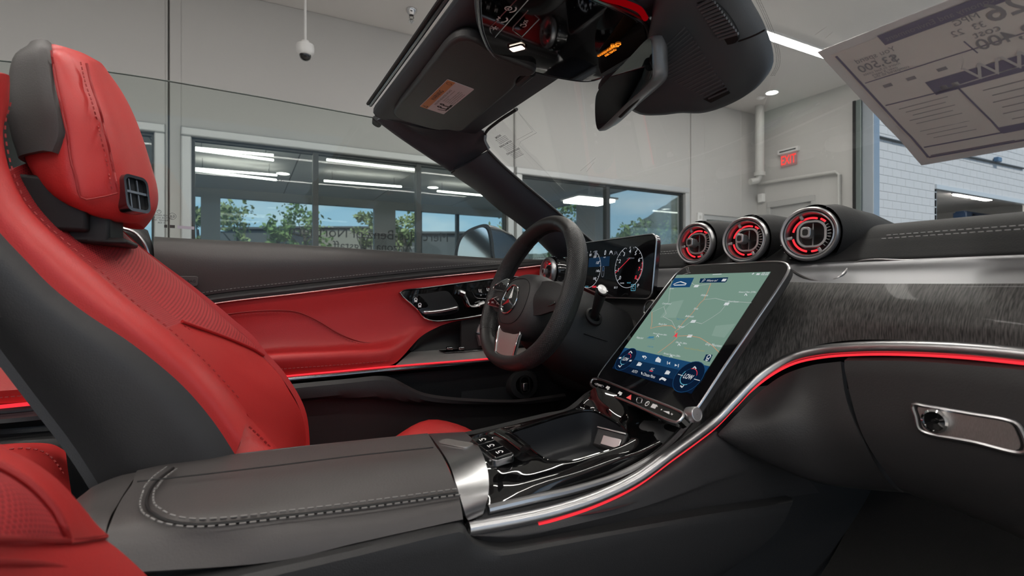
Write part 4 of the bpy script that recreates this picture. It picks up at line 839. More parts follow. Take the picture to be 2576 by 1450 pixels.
cr = [U3((948, 303, 1.41), (1000, 342, 1.405), (1050, 376, 1.40), (1100, 409, 1.40), (1134, 431, 1.40)), U3((985, 290, 1.375), (1045, 330, 1.37), (1100, 362, 1.365), (1150, 392, 1.36), (1185, 404, 1.36)), hd]
band([[q + V((.02, .04, .01)) for q in cr[0]]] + cr, 'corner_trim', M_head, fr_t, 40, 22, .01)
yy_ = [1.345, 1.2, 1.0, .8, .6, .3, -.02]
def hrow(x, z, bow=0.0): return [V((x + bow * (1 - ((y - .66) / .7) ** 2), y, z)) for y in yy_]
band([hrow(.300, .472, .004), hrow(.294, .455, .004), hrow(.302, .442, .004), hrow(.36, .436), hrow(.45, .430), hrow(.53, .424), hrow(.566, .424), hrow(.572, .440)], 'header_trim', M_head, fr_t, 40, 30, .012)
MB().tube(spl([q + V((-.006, 0, .012)) for q in hrow(.294, .458, .004)], 30), .005, 8).build('header_rail', M_dch, fr_t)
MB().tube(spl([q + V((-.013, 0, .010)) for q in hrow(.294, .462, .004)], 30), .004, 8).build('rubber_seal', M_rub, fr_t)
MB().tube(spl([q + V((-.003, -.006, -.004)) for q in e2], 30), .004, 8).build('glass_seal', M_rub, fr_t)
MB().tube(spl([UW(1229, 380, -.002), UW(1218, 356, -.002), UW(1222, 334, -.002), UW(1250, 308, -.002), UW(1300, 275, -.002)], 20), .004, 8).build('glass_seal', M_rub, fr_t)
MB().tube(U3((1135, 436, 1.388), (1160, 418, 1.362), (1195, 398, 1.335), (1229, 379, 1.282)), .0014, 6).build('trim_joint', M_pl2, fr_t)
c = U(1229, 417, Y=1.325); f = Fr(c + V((-.004, -.006, -.004)), (.8, 0, -.6), (.5, .4, .7), (-.4, -.8, -.3)); MB().ring(f.pts(circ(.0095, 24), -.003), f.pts(circ(.0075, 24), -.003), f.n * .005).build('cover_cap', M_head, fr_t); MB().fprism(f, circ(.0075, 24), -.004, .0006).build('cover_cap', M_head, fr_t)
m = MB(); m.prism(spl(U3((936, 296, 1.42), (950, 285, 1.42), (962, 268, 1.42), (972, 262, 1.42), (966, 290, 1.42), (955, 308, 1.42)), 24, True), (.01, .05, 0)); m.build('roof_latch_block', M_rub, fr_t, bevel=.002)
# driver sun visor with its warning label
VP0 = V((.33, 1.244, .422)); VN = (V((.34, .82, .410)) - VP0).cross(V((.477, 1.308, .400)) - VP0).normalized()
if VN.z > 0: VN = -VN
def UVs(px, py, off=0): return U(px, py, P=(VP0 + VN * off, VN))
vz = thing('sun_visor', 'black sun visor folded up under the header with a warning label', 'sun visor', (.4, 1.1, .41))
vo = spl([UVs(a, b) for a, b in ((990, 288), (1002, 266), (1045, 214), (1090, 157), (1122, 118), (1145, 102), (1170, 97), (1200, 105), (1250, 138), (1300, 160), (1340, 176), (1348, 186), (1336, 194), (1314, 193), (1300, 203), (1296, 218), (1240, 268), (1182, 316), (1165, 330), (1150, 331), (1125, 328), (1105, 329), (1050, 316), (1005, 300))], 90, True)
MB().prism(vo, -VN * .022).build('visor_body', M_blk, vz, bevel=.006, seg=3)
c = UVs(1318, 204, -.004); MB().tube([c + V((.0, -.03, .006)), c + V((0, .02, .004))], .009, 10).build('visor_clip', M_pls, vz)
lb = [UVs(a, b, .0012) for a, b in ((1128, 198), (1190, 227), (1116, 288), (1056, 268))]      # label corners: far top, near top ...
f = Fr((lb[0] + lb[1] + lb[2] + lb[3]) / 4, lb[0] - lb[3], lb[0] - lb[1], VN)
lw, lh = ((lb[0] - lb[3]).length + (lb[1] - lb[2]).length) / 2, ((lb[0] - lb[1]).length + (lb[3] - lb[2]).length) / 2
lab = MB().fprism(f, rrect(lw, lh, .003), -.001, .0).build('warning_label', mat('label_white', (.62, .60, .62, 1), .5), vz, smooth=False, label='white and orange warning label')
MB().fprism(f, [(-lw / 2 + .001, lh / 2 - .001), (lw / 2 - .001, lh / 2 - .001), (lw / 2 - .001, lh * .20), (-lw / 2 + .001, lh * .20)], 0, .0003).build('label_header', mat('label_orange', (.55, .22, .05, 1), .5), lab, smooth=False)
m = MB(); m.text(f, 'WARNING', lh * .23, .002, lh * .34, .0005, bold=.01); m.strip(f, [(-lw * .46, lh * .26), (-lw * .43, lh * .42), (-lw * .40, lh * .26), (-lw * .46, lh * .26)], .0016, .0005)
m.arc(f, lw * .42, lh * .34, lh * .09, 0, 360, .001, .0005); m.text(f, 'EVEN WITH ADVANCED AIR BAGS', lh * .115, 0, lh * .10, .0003)
for k, tx in enumerate(('Children can be killed or seriously injured', 'by the air bag.', 'The back seat is the safest place for children.', 'Never put a rear-facing child seat in the front.', 'Always use seat belts and child restraints.', 'See owner\'s manual for more information.')): m.text(f, tx, lh * .072, -lw * .10, -lh * .02 - k * lh * .078, .0003, al='L')
for a in (-.30, -.20): m.arc(f, lw * a, -lh * .10, lh * .06, 0, 360, .004, .0003); m.strip(f, [(lw * a - .004, -lh * .18), (lw * a, -lh * .42), (lw * a + .012, -lh * .40)], .005, .0003)
m.strip(f, [(-lw * .40, -lh * .15), (-lw * .36, -lh * .42), (-lw * .12, -lh * .42)], .003, .0003); m.build('label_lettering', mat('label_ink', (.02, .015, .015, 1), .6), lab, smooth=False)

# ------------------------------------------------------------------ overhead control panel
oh = thing('overhead_console', 'gloss black overhead control panel with lit reading lamp', 'control panel', (.46, .7, .42))
oz = .408
def UO(px, py, dz=0): return U(px, py, Z=oz - dz)
oo = [(1202, 45), (1212, 88), (1240, 136), (1290, 163), (1350, 181), (1420, 197), (1478, 203), (1512, 196), (1585, 150), (1628, 112), (1636, 82), (1622, 52), (1560, 18), (1490, -12), (1420, -60), (1350, -130), (1280, -190), (1225, -150), (1200, -60)]
outl = spl([UO(*q) for q in oo], 90, True); oc = sum(outl, V((0, 0, 0))) / 90; inl = [oc + (q - oc) * .955 for q in outl]
MB().prism([oc + (q - oc) * 1.03 for q in outl], (0, 0, .04)).build('housing', M_head, oh, bevel=.006, seg=3)
MB().prism(inl, (0, 0, -.004)).build('gloss_panel', M_pia, oh, bevel=.0015)
MB().tube([q + V((0, 0, -.001)) for q in [oc + (q - oc) * .98 for q in outl]], .0035, 8, closed=True).build('bright_rim', M_dch, oh)
m = MB(); rib = [oc + (q - oc) * .972 for q in spl(outl, 260, True)]
for i in range(0, 110): q = rib[(i + 200) % 260]; m.box(q + V((0, 0, -.005)), (.0012, .0012, .004))
m.build('knurled_edge', M_sat, oh, smooth=False, kind='stuff')
oz2 = oz - .0045
def UO2(px, py, d=0): return U(px, py, Z=oz2 - d)
def line3(m, pts, r): return m.tube(pts, r, 5)
m = MB(); line3(m, [UO2(1318, -20), UO2(1240, 62), UO2(1232, 70), UO2(1234, 80), UO2(1245, 94), UO2(1300, 32), UO2(1355, -30)], .0007); line3(m, [UO2(1328, 27), UO2(1291, 68), UO2(1290, 76), UO2(1313, 93), UO2(1357, 48), UO2(1345, 38)], .0007); m.build('button_outlines', M_sat, oh)
DN = V((0, 0, -1))
def fO(px, py, dx, dy, d=.0006):                     # frame on the panel's underside, reading direction given in the picture
    c = UO2(px, py, d); e = (UO2(px + dx, py + dy, d) - c).normalized(); return Fr(c, e, DN.cross(e), DN)
def micon(m, px, py, s_, fn): fn(m, fO(px, py, 10, -13), s_); return m
def ic_call(m, f, s): m.arc(f, 0, .2 * s, .5 * s, 0, 360, .14 * s, n=18); m.arc(f, 0, 0, .95 * s, 200, 320, .22 * s, n=12); [m.strip(f, [(0, .2 * s), (.45 * s * math.cos(a), .2 * s + .45 * s * math.sin(a))], .12 * s) for a in (1.57, 3.66, 5.76)]
def ic_wrench(m, f, s): m.arc(f, 0, 0, .8 * s, 190, 330, .25 * s, n=12); m.strip(f, [(-.5 * s, .4 * s), (-.2 * s, .75 * s), (.2 * s, .4 * s), (.5 * s, .8 * s)], .22 * s)
def ic_lamp(m, f, s): [m.strip(f, [(.15 * s * math.cos(a), .15 * s * math.sin(a)), (.75 * s * math.cos(a), .75 * s * math.sin(a))], .2 * s) for a in (0, 1.05, 2.1, 3.14, 4.2, 5.2)]
m = MB(); micon(m, 1282, 22, .010, ic_call); micon(m, 1263, 49, .010, ic_wrench); micon(m, 1244, 71, .008, ic_lamp); micon(m, 1316, 64, .006, ic_wrench)
f = fO(1323, 57, 8, -15); m.text(f, 'SOS', .0085, 0, .001, bold=.01); m.build('button_symbols', M_wht, oh, smooth=False)
M_read = glow('reading_lamp_glow', (1, .82, .62, 1), 9.0)
c = UO2(1301, 120, .001); f = Fr(c, (.55, -.84, 0), (.84, .55, 0), (0, 0, -1))
MB().fprism(f, rrect(.024, .015, .003), -.001, .0015).build('reading_lamp', M_read, oh, smooth=False); MB().ring(f.pts(rrect(.030, .021, .004)), f.pts(rrect(.024, .015, .003)), f.n * .002).build('lamp_rim', M_dch, oh)
M_orange = glow('orange_indicator', (1, .26, .02, 1), 1.6)
f = fO(1529, 132, 30, -19); m = MB(); m.text(f, 'PASSENGER', .0078, 0, .0048, bold=.02); m.text(f, 'AIR BAG', .0078, 0, -.0048, bold=.02); m.build('airbag_indicator', M_orange, oh, smooth=False)
f = fO(1547, 117, 30, -19); m = MB(); m.arc(f, 0, .005, .0026, 0, 360, .0020); m.strip(f, [(-.003, .001), (.003, -.005)], .0035); m.arc(f, .008, .0, .004, 0, 360, .0018); m.build('airbag_indicator', M_orange, oh, smooth=False)
MB().tube(spl([U(a, b, Z=oz - .001) for a, b in ((1470, -30), (1520, -6), (1570, 8), (1608, 24), (1624, 46))], 24), .0045, 8).build('light_strip', M_rglow, oh)  # no lamp here: tube glows in place of soft red light on the dark housing

# ------------------------------------------------------------------ sensor housing on the windshield
hs = thing('sensor_housing', 'dark ribbed sensor housing on the windshield behind the mirror', 'housing', (.65, .6, .38))
so = [(1650, 40), (1700, -120), (1840, -90), (1890, 0), (1920, 55), (1944, 125), (1944, 165), (1918, 205), (1860, 240), (1790, 263), (1730, 264), (1680, 270), (1620, 268), (1570, 238), (1512, 205), (1555, 172), (1610, 128), (1640, 90)]
so1 = spl([UW(a, b, .002) for a, b in so], 80, True); sc_ = sum(so1, V((0, 0, 0))) / 80
def insl(k, off): return [sc_ + (q - sc_) * k + WSN * off for q in so1]
G2 = [insl(1.0, 0), insl(.985, .014), insl(.94, .028), insl(.82, .037), insl(.6, .040), insl(.3, .041), insl(.02, .041)]
m = MB(); m.grid(G2, closed=True); m.flat(G2[-1]); m.build('cover', mat('sensor_cover_plastic', (.060, .064, .072, 1), .5, bump=.3, scale=650), hs, angle=60)
def rib_bars(cor, n, nm, wd, off=.0405, mt=M_pl2):
    tl, tr, br, bl = [UW(a, b, off) for a, b in cor]
    for i in range(n):
        s_ = (i + .5) / n; a, b = lerp(tl, bl, s_), lerp(tr, br, s_)
        MB().tube([a, lerp(a, b, .5), b], wd, 6, up=tuple(WSN), flat=1.0).build(nm, mt, hs)
MB().prism([UW(a, b, .0385) for a, b in ((1660, 118), (1722, 57), (1838, 232), (1790, 256), (1676, 200))], WSN * .003).build('rib_field', M_pl2, hs, smooth=False)
M_rib = mat('rib_plastic', (.095, .097, .105, 1), .45)
for i in range(20):
    q = (i + .5) / 20; l_ = (lerp(1664, 1680, q * 2), lerp(122, 196, q * 2)) if q < .5 else (lerp(1680, 1788, q * 2 - 1), lerp(196, 251, q * 2 - 1)); r_ = (lerp(1722, 1833, q), lerp(63, 231, q))
    MB().tube([UW(*l_, .0425), UW(*r_, .0425)], .0016, 6, up=tuple(WSN)).build('rib', M_rib, hs)
MB().prism(spl([UW(a, b, .033) for a, b in ((1748, 8), (1775, -6), (1805, 0), (1862, 88), (1858, 98), (1825, 105), (1805, 98), (1770, 55))], 40, True), WSN * .007).build('grille_field', M_pl2, hs, smooth=False)
rib_bars(((1752, 12), (1790, -6), (1860, 88), (1812, 102)), 12, 'grille_bar', .0022, .043, M_rib)
MB().tube(spl([UW(a, b, .036) for a, b in ((1742, 8), (1762, 52), (1790, 98), (1815, 112), (1860, 103), (1900, 88), (1925, 75))], 30), .0012, 6).build('cover_joint', M_pl2, hs)
m = MB(); ro = spl([UW(a, b, .003) for a, b in ((1880, -40), (1922, 48), (1949, 125), (1950, 165), (1938, 190))], 70)
for q in ro:
    for k in range(3): m.add([q + V((.002 * k, -.0015 * k, 0)) + d for d in (V((0, 0, 0)), V((.0012, 0, 0)), V((.0012, -.0012, -.0008)), V((0, -.0012, 0)))], [(0, 1, 2, 3)])
m.build('glass_frit_dots', M_pl2, hs, smooth=False, kind='stuff', fix=False)
# ------------------------------------------------------------------ rear-view mirror
rm = thing('rearview_mirror', 'frameless interior rear-view mirror turned toward the driver', 'mirror', U(1600, 170, D=.85))
pa, pb, pc = U(1640, 98, Y=.565), U(1641, 203, Y=.575), U(1500, 285, Y=.80); mn = (pa - pb).cross(pc - pb).normalized()
if mn.dot(pb) > 0: mn = -mn
def UM(px, py, off=0): return U(px, py, P=(pb + mn * off, mn))
mo = spl([UM(a, b) for a, b in ((1634, 94), (1580, 149), (1502, 234), (1498, 250), (1497, 285), (1499, 312), (1504, 327), (1512, 324), (1570, 268), (1638, 204), (1645, 190), (1645, 140), (1643, 104), (1640, 95))], 80, True); mc = sum(mo, V((0, 0, 0))) / 80
MB().prism([mc + (q - mc) * .975 for q in mo], mn * .0012).build('mirror_glass', mat('tinted_mirror', (.42, .45, .45, 1), .02, 1.0), rm, smooth=False)
gm = [mo, [mc + (q - mc) * 1.03 - mn * .004 for q in mo], [mc + (q - mc) * 1.03 - mn * .014 for q in mo], [mc + (q - mc) * .9 - mn * .028 for q in mo], [mc + (q - mc) * .5 - mn * .036 for q in mo], [mc + (q - mc) * .02 - mn * .037 for q in mo]]
m = MB(); m.grid(gm, closed=True); m.flat(mo); m.build('mirror_case', mat('mirror_case_plastic', (.16, .16, .165, 1), .3, coat=.3), rm, angle=50)
m = MB(); a, b = UM(1560, 290, -.012), UM(1610, 240, -.012); m.tube([a, lerp(a, b, .5), b], .005, 8); m.build('mirror_buttons', M_pl2, rm)
MB().tube(spl([mc - mn * .03, mc - mn * .06 + V((.02, 0, .02)), UW(1640, 130, .03)], 12), .014, 12).build('mirror_stem', M_pls, rm)
# ------------------------------------------------------------------ windshield and price sheet
ws = thing('windshield', 'clear raked windshield with faint scratches and printed notes', 'windshield', (.95, .66, .13))
def wsp(x, y, off=0): return V((x, y, .425 - .758 * (x - .574))) + WSN * off
M_wg = glass('windshield_glass', (.955, .965, .96, 1), .12)
MB().prism([wsp(.57, 1.32), wsp(.57, -.05), wsp(1.06, -.05), wsp(1.06, 1.32)], -WSN * .005).build('pane', M_wg, ws, smooth=False)
f = Fr(UW(1273, 364, .001), UW(1300, 345, 0) - UW(1250, 372, 0), UW(1250, 340, 0) - UW(1285, 385, 0), WSN); m = MB()
q0 = UW(1235, 350, 0); sc_l = (UW(1262, 338, 0) - UW(1238, 351, 0)).length
for g in range(3):
    oa, ob = .0, .030 - g * .028; m.text(f, ('EMISSIONS', 'BURNING IN MOTION', 'CONSIGNE DE RODAGE')[g], .0085, oa, ob, 0, bold=.015, sx=.8)
    for k in range(4): m.text(f, 'Observe the operating instructions before driving off'[k * 3:k * 3 + 34], .0045, oa + .004, ob - .0065 - k * .0045, 0, sx=.9)
m.build('printed_notes', M_ink, ws, smooth=False)
M_scr = mat('scratch', (.62, .61, .58, 1), .7); m = MB()
for l in (((1498, 398), (1460, 430)), ((1495, 408), (1476, 432)), ((1762, 288), (1755, 293)), ((1773, 276), (1762, 285)), ((2080, 66), (2050, 88)), ((2095, 80), (2075, 97))): m.tube([UW(*l[0], .001), UW(*l[1], .001)], .0003, 4)
m.build('scratches', M_scr, ws, smooth=False, kind='stuff')
M_pen = mat('faint_line', (.30, .30, .29, 1), .7); m = MB()
for l in ([(1300, 278), (1343, 328), (1350, 334), (1310, 356), (1306, 365), (1420, 480)], [(1305, 285), (1336, 325), (1340, 331), (1300, 352)]): m.tube([UW(a, b, .001) for a, b in l], .00028, 4)
m.build('antenna_wires', M_pen, ws, smooth=False)
sk = thing('price_sheet', 'printed window price sheet in a clear sleeve hanging on the windshield', 'sticker', UW(2318, 415, .006))
s_tl, s_bl, s_br = UW(2055, 131, .008), UW(2319, 415, .008), UW(2576, 371, .008)
e_v = s_bl - s_tl; e_u = (s_br - s_bl).normalized(); SWd, SHt = .34, e_v.length
fS = Fr(s_tl, e_u, -e_v, WSN); skx = e_u.dot(e_v.normalized())
class FS:
    n = WSN
    def __call__(s, a, b, c=0): return s_tl + e_u * a + e_v * (b / SHt) + WSN * c + WSN * (.0012 * math.sin(b * 60 + a * 12) if b > SHt * .7 else 0)
    def pts(s, l, c=0): return [s(a, b, c) for a, b in l]
fs = FS()
def sheet(m, a0, b0, a1, b1, c, n=14): m.grid([[fs(lerp(a0, a1, i / n), lerp(b0, b1, j / n), c) for i in range(n + 1)] for j in range(n + 1)], .0004)
M_slv = mat('clear_sleeve_edge', (.72, .72, .72, 1), .25); M_pap = mat('backlight_toned_paper', (.72, .70, .67, 1), .75, var=.06, scale=14); M_prt = mat('blue_grey_print', (.22, .21, .29, 1), .8); M_pr2 = mat('grey_print', (.32, .32, .34, 1), .8); M_pl_ = mat('pale_print', (.6, .6, .6, 1), .8)  # opaque paper and print lightened to stand in for light from behind
m = MB(); sheet(m, 0, 0, SWd, SHt, 0); m.build('sleeve', M_slv, sk)
m = MB(); sheet(m, .012, .012, SWd - .01, SHt - .010, .0006); m.build('paper', M_pap, sk)
def sl_(m, pts, wd, c=.0012):
    for p, q in zip(pts[:-1], pts[1:]):
        d = Vector((q[0] - p[0], q[1] - p[1])); L_ = d.length; nn = max(1, int(L_ / .02)); n2 = Vector((-d.y, d.x)).normalized() * wd / 2
        for i in range(nn):
            a, b = Vector(p) + d * i / nn, Vector(p) + d * (i + 1) / nn; m.flat([fs(*(a - n2), c), fs(*(b - n2), c), fs(*(b + n2), c), fs(*(a + n2), c)])
H = SHt
m = MB(); sl_(m, [(.016, .016), (.016, H - .014)], .003); sl_(m, [(.016, H - .014), (SWd, H - .014)], .003); sl_(m, [(.07, H * .075), (SWd, H * .075)], H * .07)
sl_(m, [(.02, H * .30), (SWd, H * .30)], .0014); sl_(m, [(.076, H * .46), (SWd, H * .46)], H * .10); sl_(m, [(.105, H * .845), (SWd, H * .845)], .011); sl_(m, [(.02, H * .49), (.10, H * .50)], .0016)
sl_(m, [(.10, H * .50), (.105, H * .86)], .0022); sl_(m, [(.02, H * .86), (.105, H * .86)], .0022); sl_(m, [(.02, H * .93), (.11, H * .93)], .0012); sl_(m, [(.135, H * .24), (.138, H * .33)], .0014)
m.build('printed_bands', M_prt, sk, smooth=False, fix=False)
def st_(m, tx, sz, a, b, bold=.0):
    vs_, fs_ = text_mesh(tx, bold); x0 = max(q[0] for q in vs_) if vs_ else 0
    m.add([fs(a + (x0 - q[0]) * sz, b - q[1] * sz, .0016) for q in vs_], fs_)
m = MB(); st_(m, 'You spend', .011, .030, H * .16); st_(m, '$3,500', .017, .026, H * .225, .01); st_(m, '$2,400', .022, .142, H * .32, .01); st_(m, 'cost', .014, .145, H * .245); st_(m, '26', .036, .165, H * .19, .01); st_(m, 'MPG', .012, .138, H * .145); st_(m, '22', .012, .130, H * .20); st_(m, '33', .012, .150, H * .20); st_(m, 'more in fuel costs', .006, .026, H * .25); st_(m, 'over 5 years', .006, .034, H * .27)
st_(m, 'compared to the', .006, .034, H * .287); st_(m, 'Fuel Economy and Environment', .010, .075, H * .09)
for a in (.035, .062, .095): sl_(m, [(a, H * .36), (a + .010, H * .36)], .005)
for k in range(9): sl_(m, [(.030 + .004 * (k % 3), H * (.54 + k * .033)), (.085 - .006 * (k % 2), H * (.54 + k * .033))], .0010)
for k in range(6): sl_(m, [(.118 + .004 * (k % 2), H * (.56 + k * .045)), (.30, H * (.56 + k * .045))], .0012)
m.build('printed_text', M_pr2, sk, smooth=False, fix=False)
m = MB(); st_(m, 'WWWW', .034, .115, H * .485, 0); sl_(m, [(.08, H * .49), (SWd, H * .44)], .0016); [sl_(m, [(.085 + k * .012, H * .475), (.092 + k * .012, H * .475)], .006) for k in range(2)]; m.build('pale_pattern', M_pl_, sk, smooth=False, fix=False)

# ================================================================== THE CAR: dashboard, console, wheel, displays
def UXs(*l): return [U(a, b, X=c) for a, b, c in l]
DYS = [1.37, 1.1, .9, .75, .6, .4, .2, -.05]
def drow(x, z, dz=0.010): return [V((x, y, z + dz * (y - .2) / 1.1)) for y in DYS]
da = thing('dashboard', 'black leather dashboard with dark wood panel and silver trims', 'dashboard', (.9, .66, -.2))
band([drow(1.30, .09), drow(1.10, .104), drow(.99, .107), drow(.94, .102), drow(.905, .090), drow(.888, .076)], 'top_pad', M_dsh, da, 50, 26, .012, eye=(0, .6, 4))
band([drow(.8895, .0772), drow(.881, .071), drow(.868, .060), drow(.855, .049), drow(.846, .040), drow(.848, .034)], 'front_pad', M_dsh, da, 50, 16, .012, eye=(-2, .6, 2))
m = MB()
for dx, dz in ((.891, .0795), (.877, .0735)): stitches(m, spl([V((dx - .002, y, dz + .010 * (y - .2) / 1.1)) for y in (-.05, .15, .3, .45)], 40), (-.5, 0, .8), .006, .003, .0013); stitches(m, spl([V((dx - .002, y, dz + .010 * (y - .2) / 1.1)) for y in (.86, .95, 1.05)], 20), (-.5, 0, .8), .006, .003, .0013)
m.build('stitching', M_wthr, da, smooth=False, kind='stuff')
band([drow(.846, .0405, .006), drow(.838, .037, .006), drow(.828, .022, .004), drow(.810, .008, .002), drow(.800, .0015, .001)], 'satin_band', mat('satin_grey_metal', (.21, .21, .22, 1), .42, .85), da, 50, 18, .01, eye=(-3, .6, .5), label='satin silver band across the dashboard')
MB().tube(spl(UXs((1985, 676, .835), (2008, 690, .825), (2035, 703, .818), (2065, 709, .815), (2096, 705, .818), (2120, 690, .825), (2138, 670, .838), (2165, 657, .842), (2300, 656, .843), (2450, 655, .843), (2620, 654, .843)), 60), .0016, 8).build('band_edge', M_sat, da)
tubep = [U(2720, 908, X=.765), U(2576, 893, X=.765), U(2400, 878, X=.765), U(2250, 873, X=.765), U(2150, 875, X=.765), U(2070, 882, X=.765), U(2000, 897, X=.757), U(1945, 924, X=.742), U(1890, 966, X=.718), U(1845, 1012, X=.69)] + UY(.575, (1800, 1058), (1750, 1097), (1690, 1140), (1600, 1205), (1500, 1253), (1400, 1286), (1300, 1309), (1178, 1331))
tubep = [V((.765, -.04, tubep[0].z))] + tubep
TP = spl(tubep, 140)
woodb = UXs((2720, 890, .768), (2500, 870, .768), (2300, 858, .768), (2150, 856, .768), (2060, 868, .765), (1990, 893, .757), (1930, 930, .742), (1880, 972, .718), (1830, 1020, .69), (1790, 1062, .675), (1745, 1105, .66))
woodt = UXs((2720, 722, .80), (2400, 722, .80), (2150, 720, .80), (1980, 716, .80), (1850, 714, .805), (1700, 712, .81))
woodt = [V((.80, -.04, woodt[0].z))] + woodt; woodb = [V((.768, -.04, woodb[0].z))] + woodb
wt, wbm = spl(woodt, 40), spl(woodb, 40)
band([[q + V((.004, 0, .004)) for q in wt], wt, [lerp(wt[i], wbm[i], .35) + V((-.010, 0, .0)) for i in range(40)], [lerp(wt[i], wbm[i], .7) + V((-.010, 0, 0)) for i in range(40)], wbm], 'wood_panel', M_wood, da, 60, 24, .01, label='dark open-pore wood panel')
band([UXs((1740, 715, .83), (1640, 735, .83), (1560, 752, .83), (1450, 752, .83)), UXs((1735, 800, .80), (1640, 800, .79), (1560, 800, .785), (1450, 800, .785)), UXs((1700, 900, .78), (1620, 900, .78), (1560, 850, .775), (1450, 850, .775)), UXs((1650, 990, .77), (1580, 990, .77), (1540, 930, .76), (1450, 930, .76))], 'wood_panel', M_wood, da, 30, 24, .01)
MB().tube(TP, .0084, 14).build('silver_tube', M_tub, da, label='silver trim tube sweeping down the console')
led = [q + V((-.004, -.004, -.0094)) for q in TP]
MB().tube(led[:int(140 * .915)], .0017, 8).build('light_strip', M_led, da, label='glowing red light strip under the silver trim')
MB().tube(spl(UXs((1552, 800, .772), (1566, 808, .772), (1578, 830, .77), (1578, 858, .77)), 20), .004, 8).build('silver_trim_end', M_sat, da)
MB().tube(spl(UXs((1555, 816, .765), (1564, 826, .765), (1568, 834, .765)), 10), .0025, 8).build('light_strip', M_led, da)
# knee panel and glove box
kt = UXs((1806, 1092, .66), (1860, 1036, .69), (1905, 992, .722), (1965, 947, .747), (2040, 920, .755), (2114, 910, .757))
km = UXs((1808, 1096, .66), (1880, 1085, .685), (1960, 1060, .71), (2040, 1040, .735), (2130, 1010, .745))
km2 = UXs((1811, 1100, .662), (1890, 1120, .69), (1970, 1125, .715), (2070, 1125, .74), (2175, 1120, .745))
kb = UXs((1814, 1104, .664), (1880, 1142, .70), (1960, 1180, .735), (2050, 1212, .765), (2150, 1226, .795), (2262, 1236, .815))
band([kt, km, km2, kb, [q + V((.12, 0, -.01)) for q in kb]], 'knee_panel', M_blk, da, 40, 26, .01)
gb = MB(); g0 = UXs((2124, 908, .757), (2300, 909, .757), (2576, 930, .757), (2720, 946, .757)); g1 = UXs((2137, 985, .748), (2350, 1000, .748), (2720, 1040, .748)); g2 = UXs((2170, 1095, .745), (2400, 1120, .745), (2720, 1165, .745)); g3 = UXs((2228, 1188, .765), (2430, 1225, .765), (2720, 1300, .765)); g4 = UXs((2276, 1238, .80), (2340, 1262, .81), (2460, 1308, .82), (2576, 1360, .825), (2720, 1430, .83))
for g_ in (g0, g1, g2, g3, g4): g_.append(V((g_[-1].x, -.04, g_[-1].z)))
gb.patch([[q + V((.01, 0, .004)) for q in g0], g0, g1, g2, g3, g4, [q + V((.12, 0, -.02)) for q in g4]], 40, 34, .012); gbo = gb.build('glove_box', M_blk, da, label='black glove box lid with silver handle')
def UG(px, py, off=0): return U(px, py, X=.7435 - off)
ho = spl([UG(a, b, .002) for a, b in ((2298, 1019), (2330, 1023), (2430, 1040), (2535, 1058), (2558, 1067), (2574, 1092), (2584, 1130), (2572, 1140), (2450, 1113), (2332, 1090), (2313, 1079), (2305, 1050))], 70, True); hc = sum(ho, V((0, 0, 0))) / 70
MB().prism(ho, (.004, 0, 0)).build('handle_recess', M_pl2, gbo)
MB().prism([hc + (q - hc) * .9 + V((-.001, 0, 0)) for q in ho], (.003, 0, 0)).build('handle_plate', M_brs, gbo)
MB().tube(ho, .0026, 8, closed=True, up=(1, 0, 0)).build('handle_rim', M_sat, gbo)
f = Fr(UG(2352, 1060, .006), (0, -1, 0), (0, 0, 1), (-1, 0, 0)); MB().lathe([(.0135, -.004), (.014, .002), (.0115, .003), (.011, .001)], f, 28).build('lock_ring', M_chr, gbo); MB().lathe([(.011, -.003), (.011, .001), (.003, .0005), (.003, .003), (.0005, .003)], f, 24).build('lock_barrel', M_pia, gbo)
# driver side lower dash
band([[V((.86, y, .03)) for y in (.84, 1.0, 1.2, 1.37)], [V((.80, y, -.03)) for y in (.84, 1.0, 1.2, 1.37)], [V((.78, y, -.16)) for y in (.84, 1.0, 1.2, 1.37)], [V((.86, y, -.30)) for y in (.84, 1.0, 1.2, 1.37)], [V((1.05, y, -.34)) for y in (.84, 1.0, 1.2, 1.37)]], 'knee_bolster', M_pls, da, 24, 24, .012)
c = U(1400, 880, X=.74); MB().box(c, (.03, .05, .05)).build('light_switch', M_pia, da, bevel=.008)
# start button ring beside the screen
c = U(1638, 778, X=.775); f = Fr(c, (0, -1, 0), (.3, 0, 1), (-1, 0, .25)); MB().lathe([(.020, -.01), (.021, .004), (.017, .006), (.016, .003)], f, 28).build('start_button_ring', M_sat, da); MB().lathe([(.016, -.005), (.016, .004), (.0005, .0045)], f, 24).build('start_button', M_pia, da)

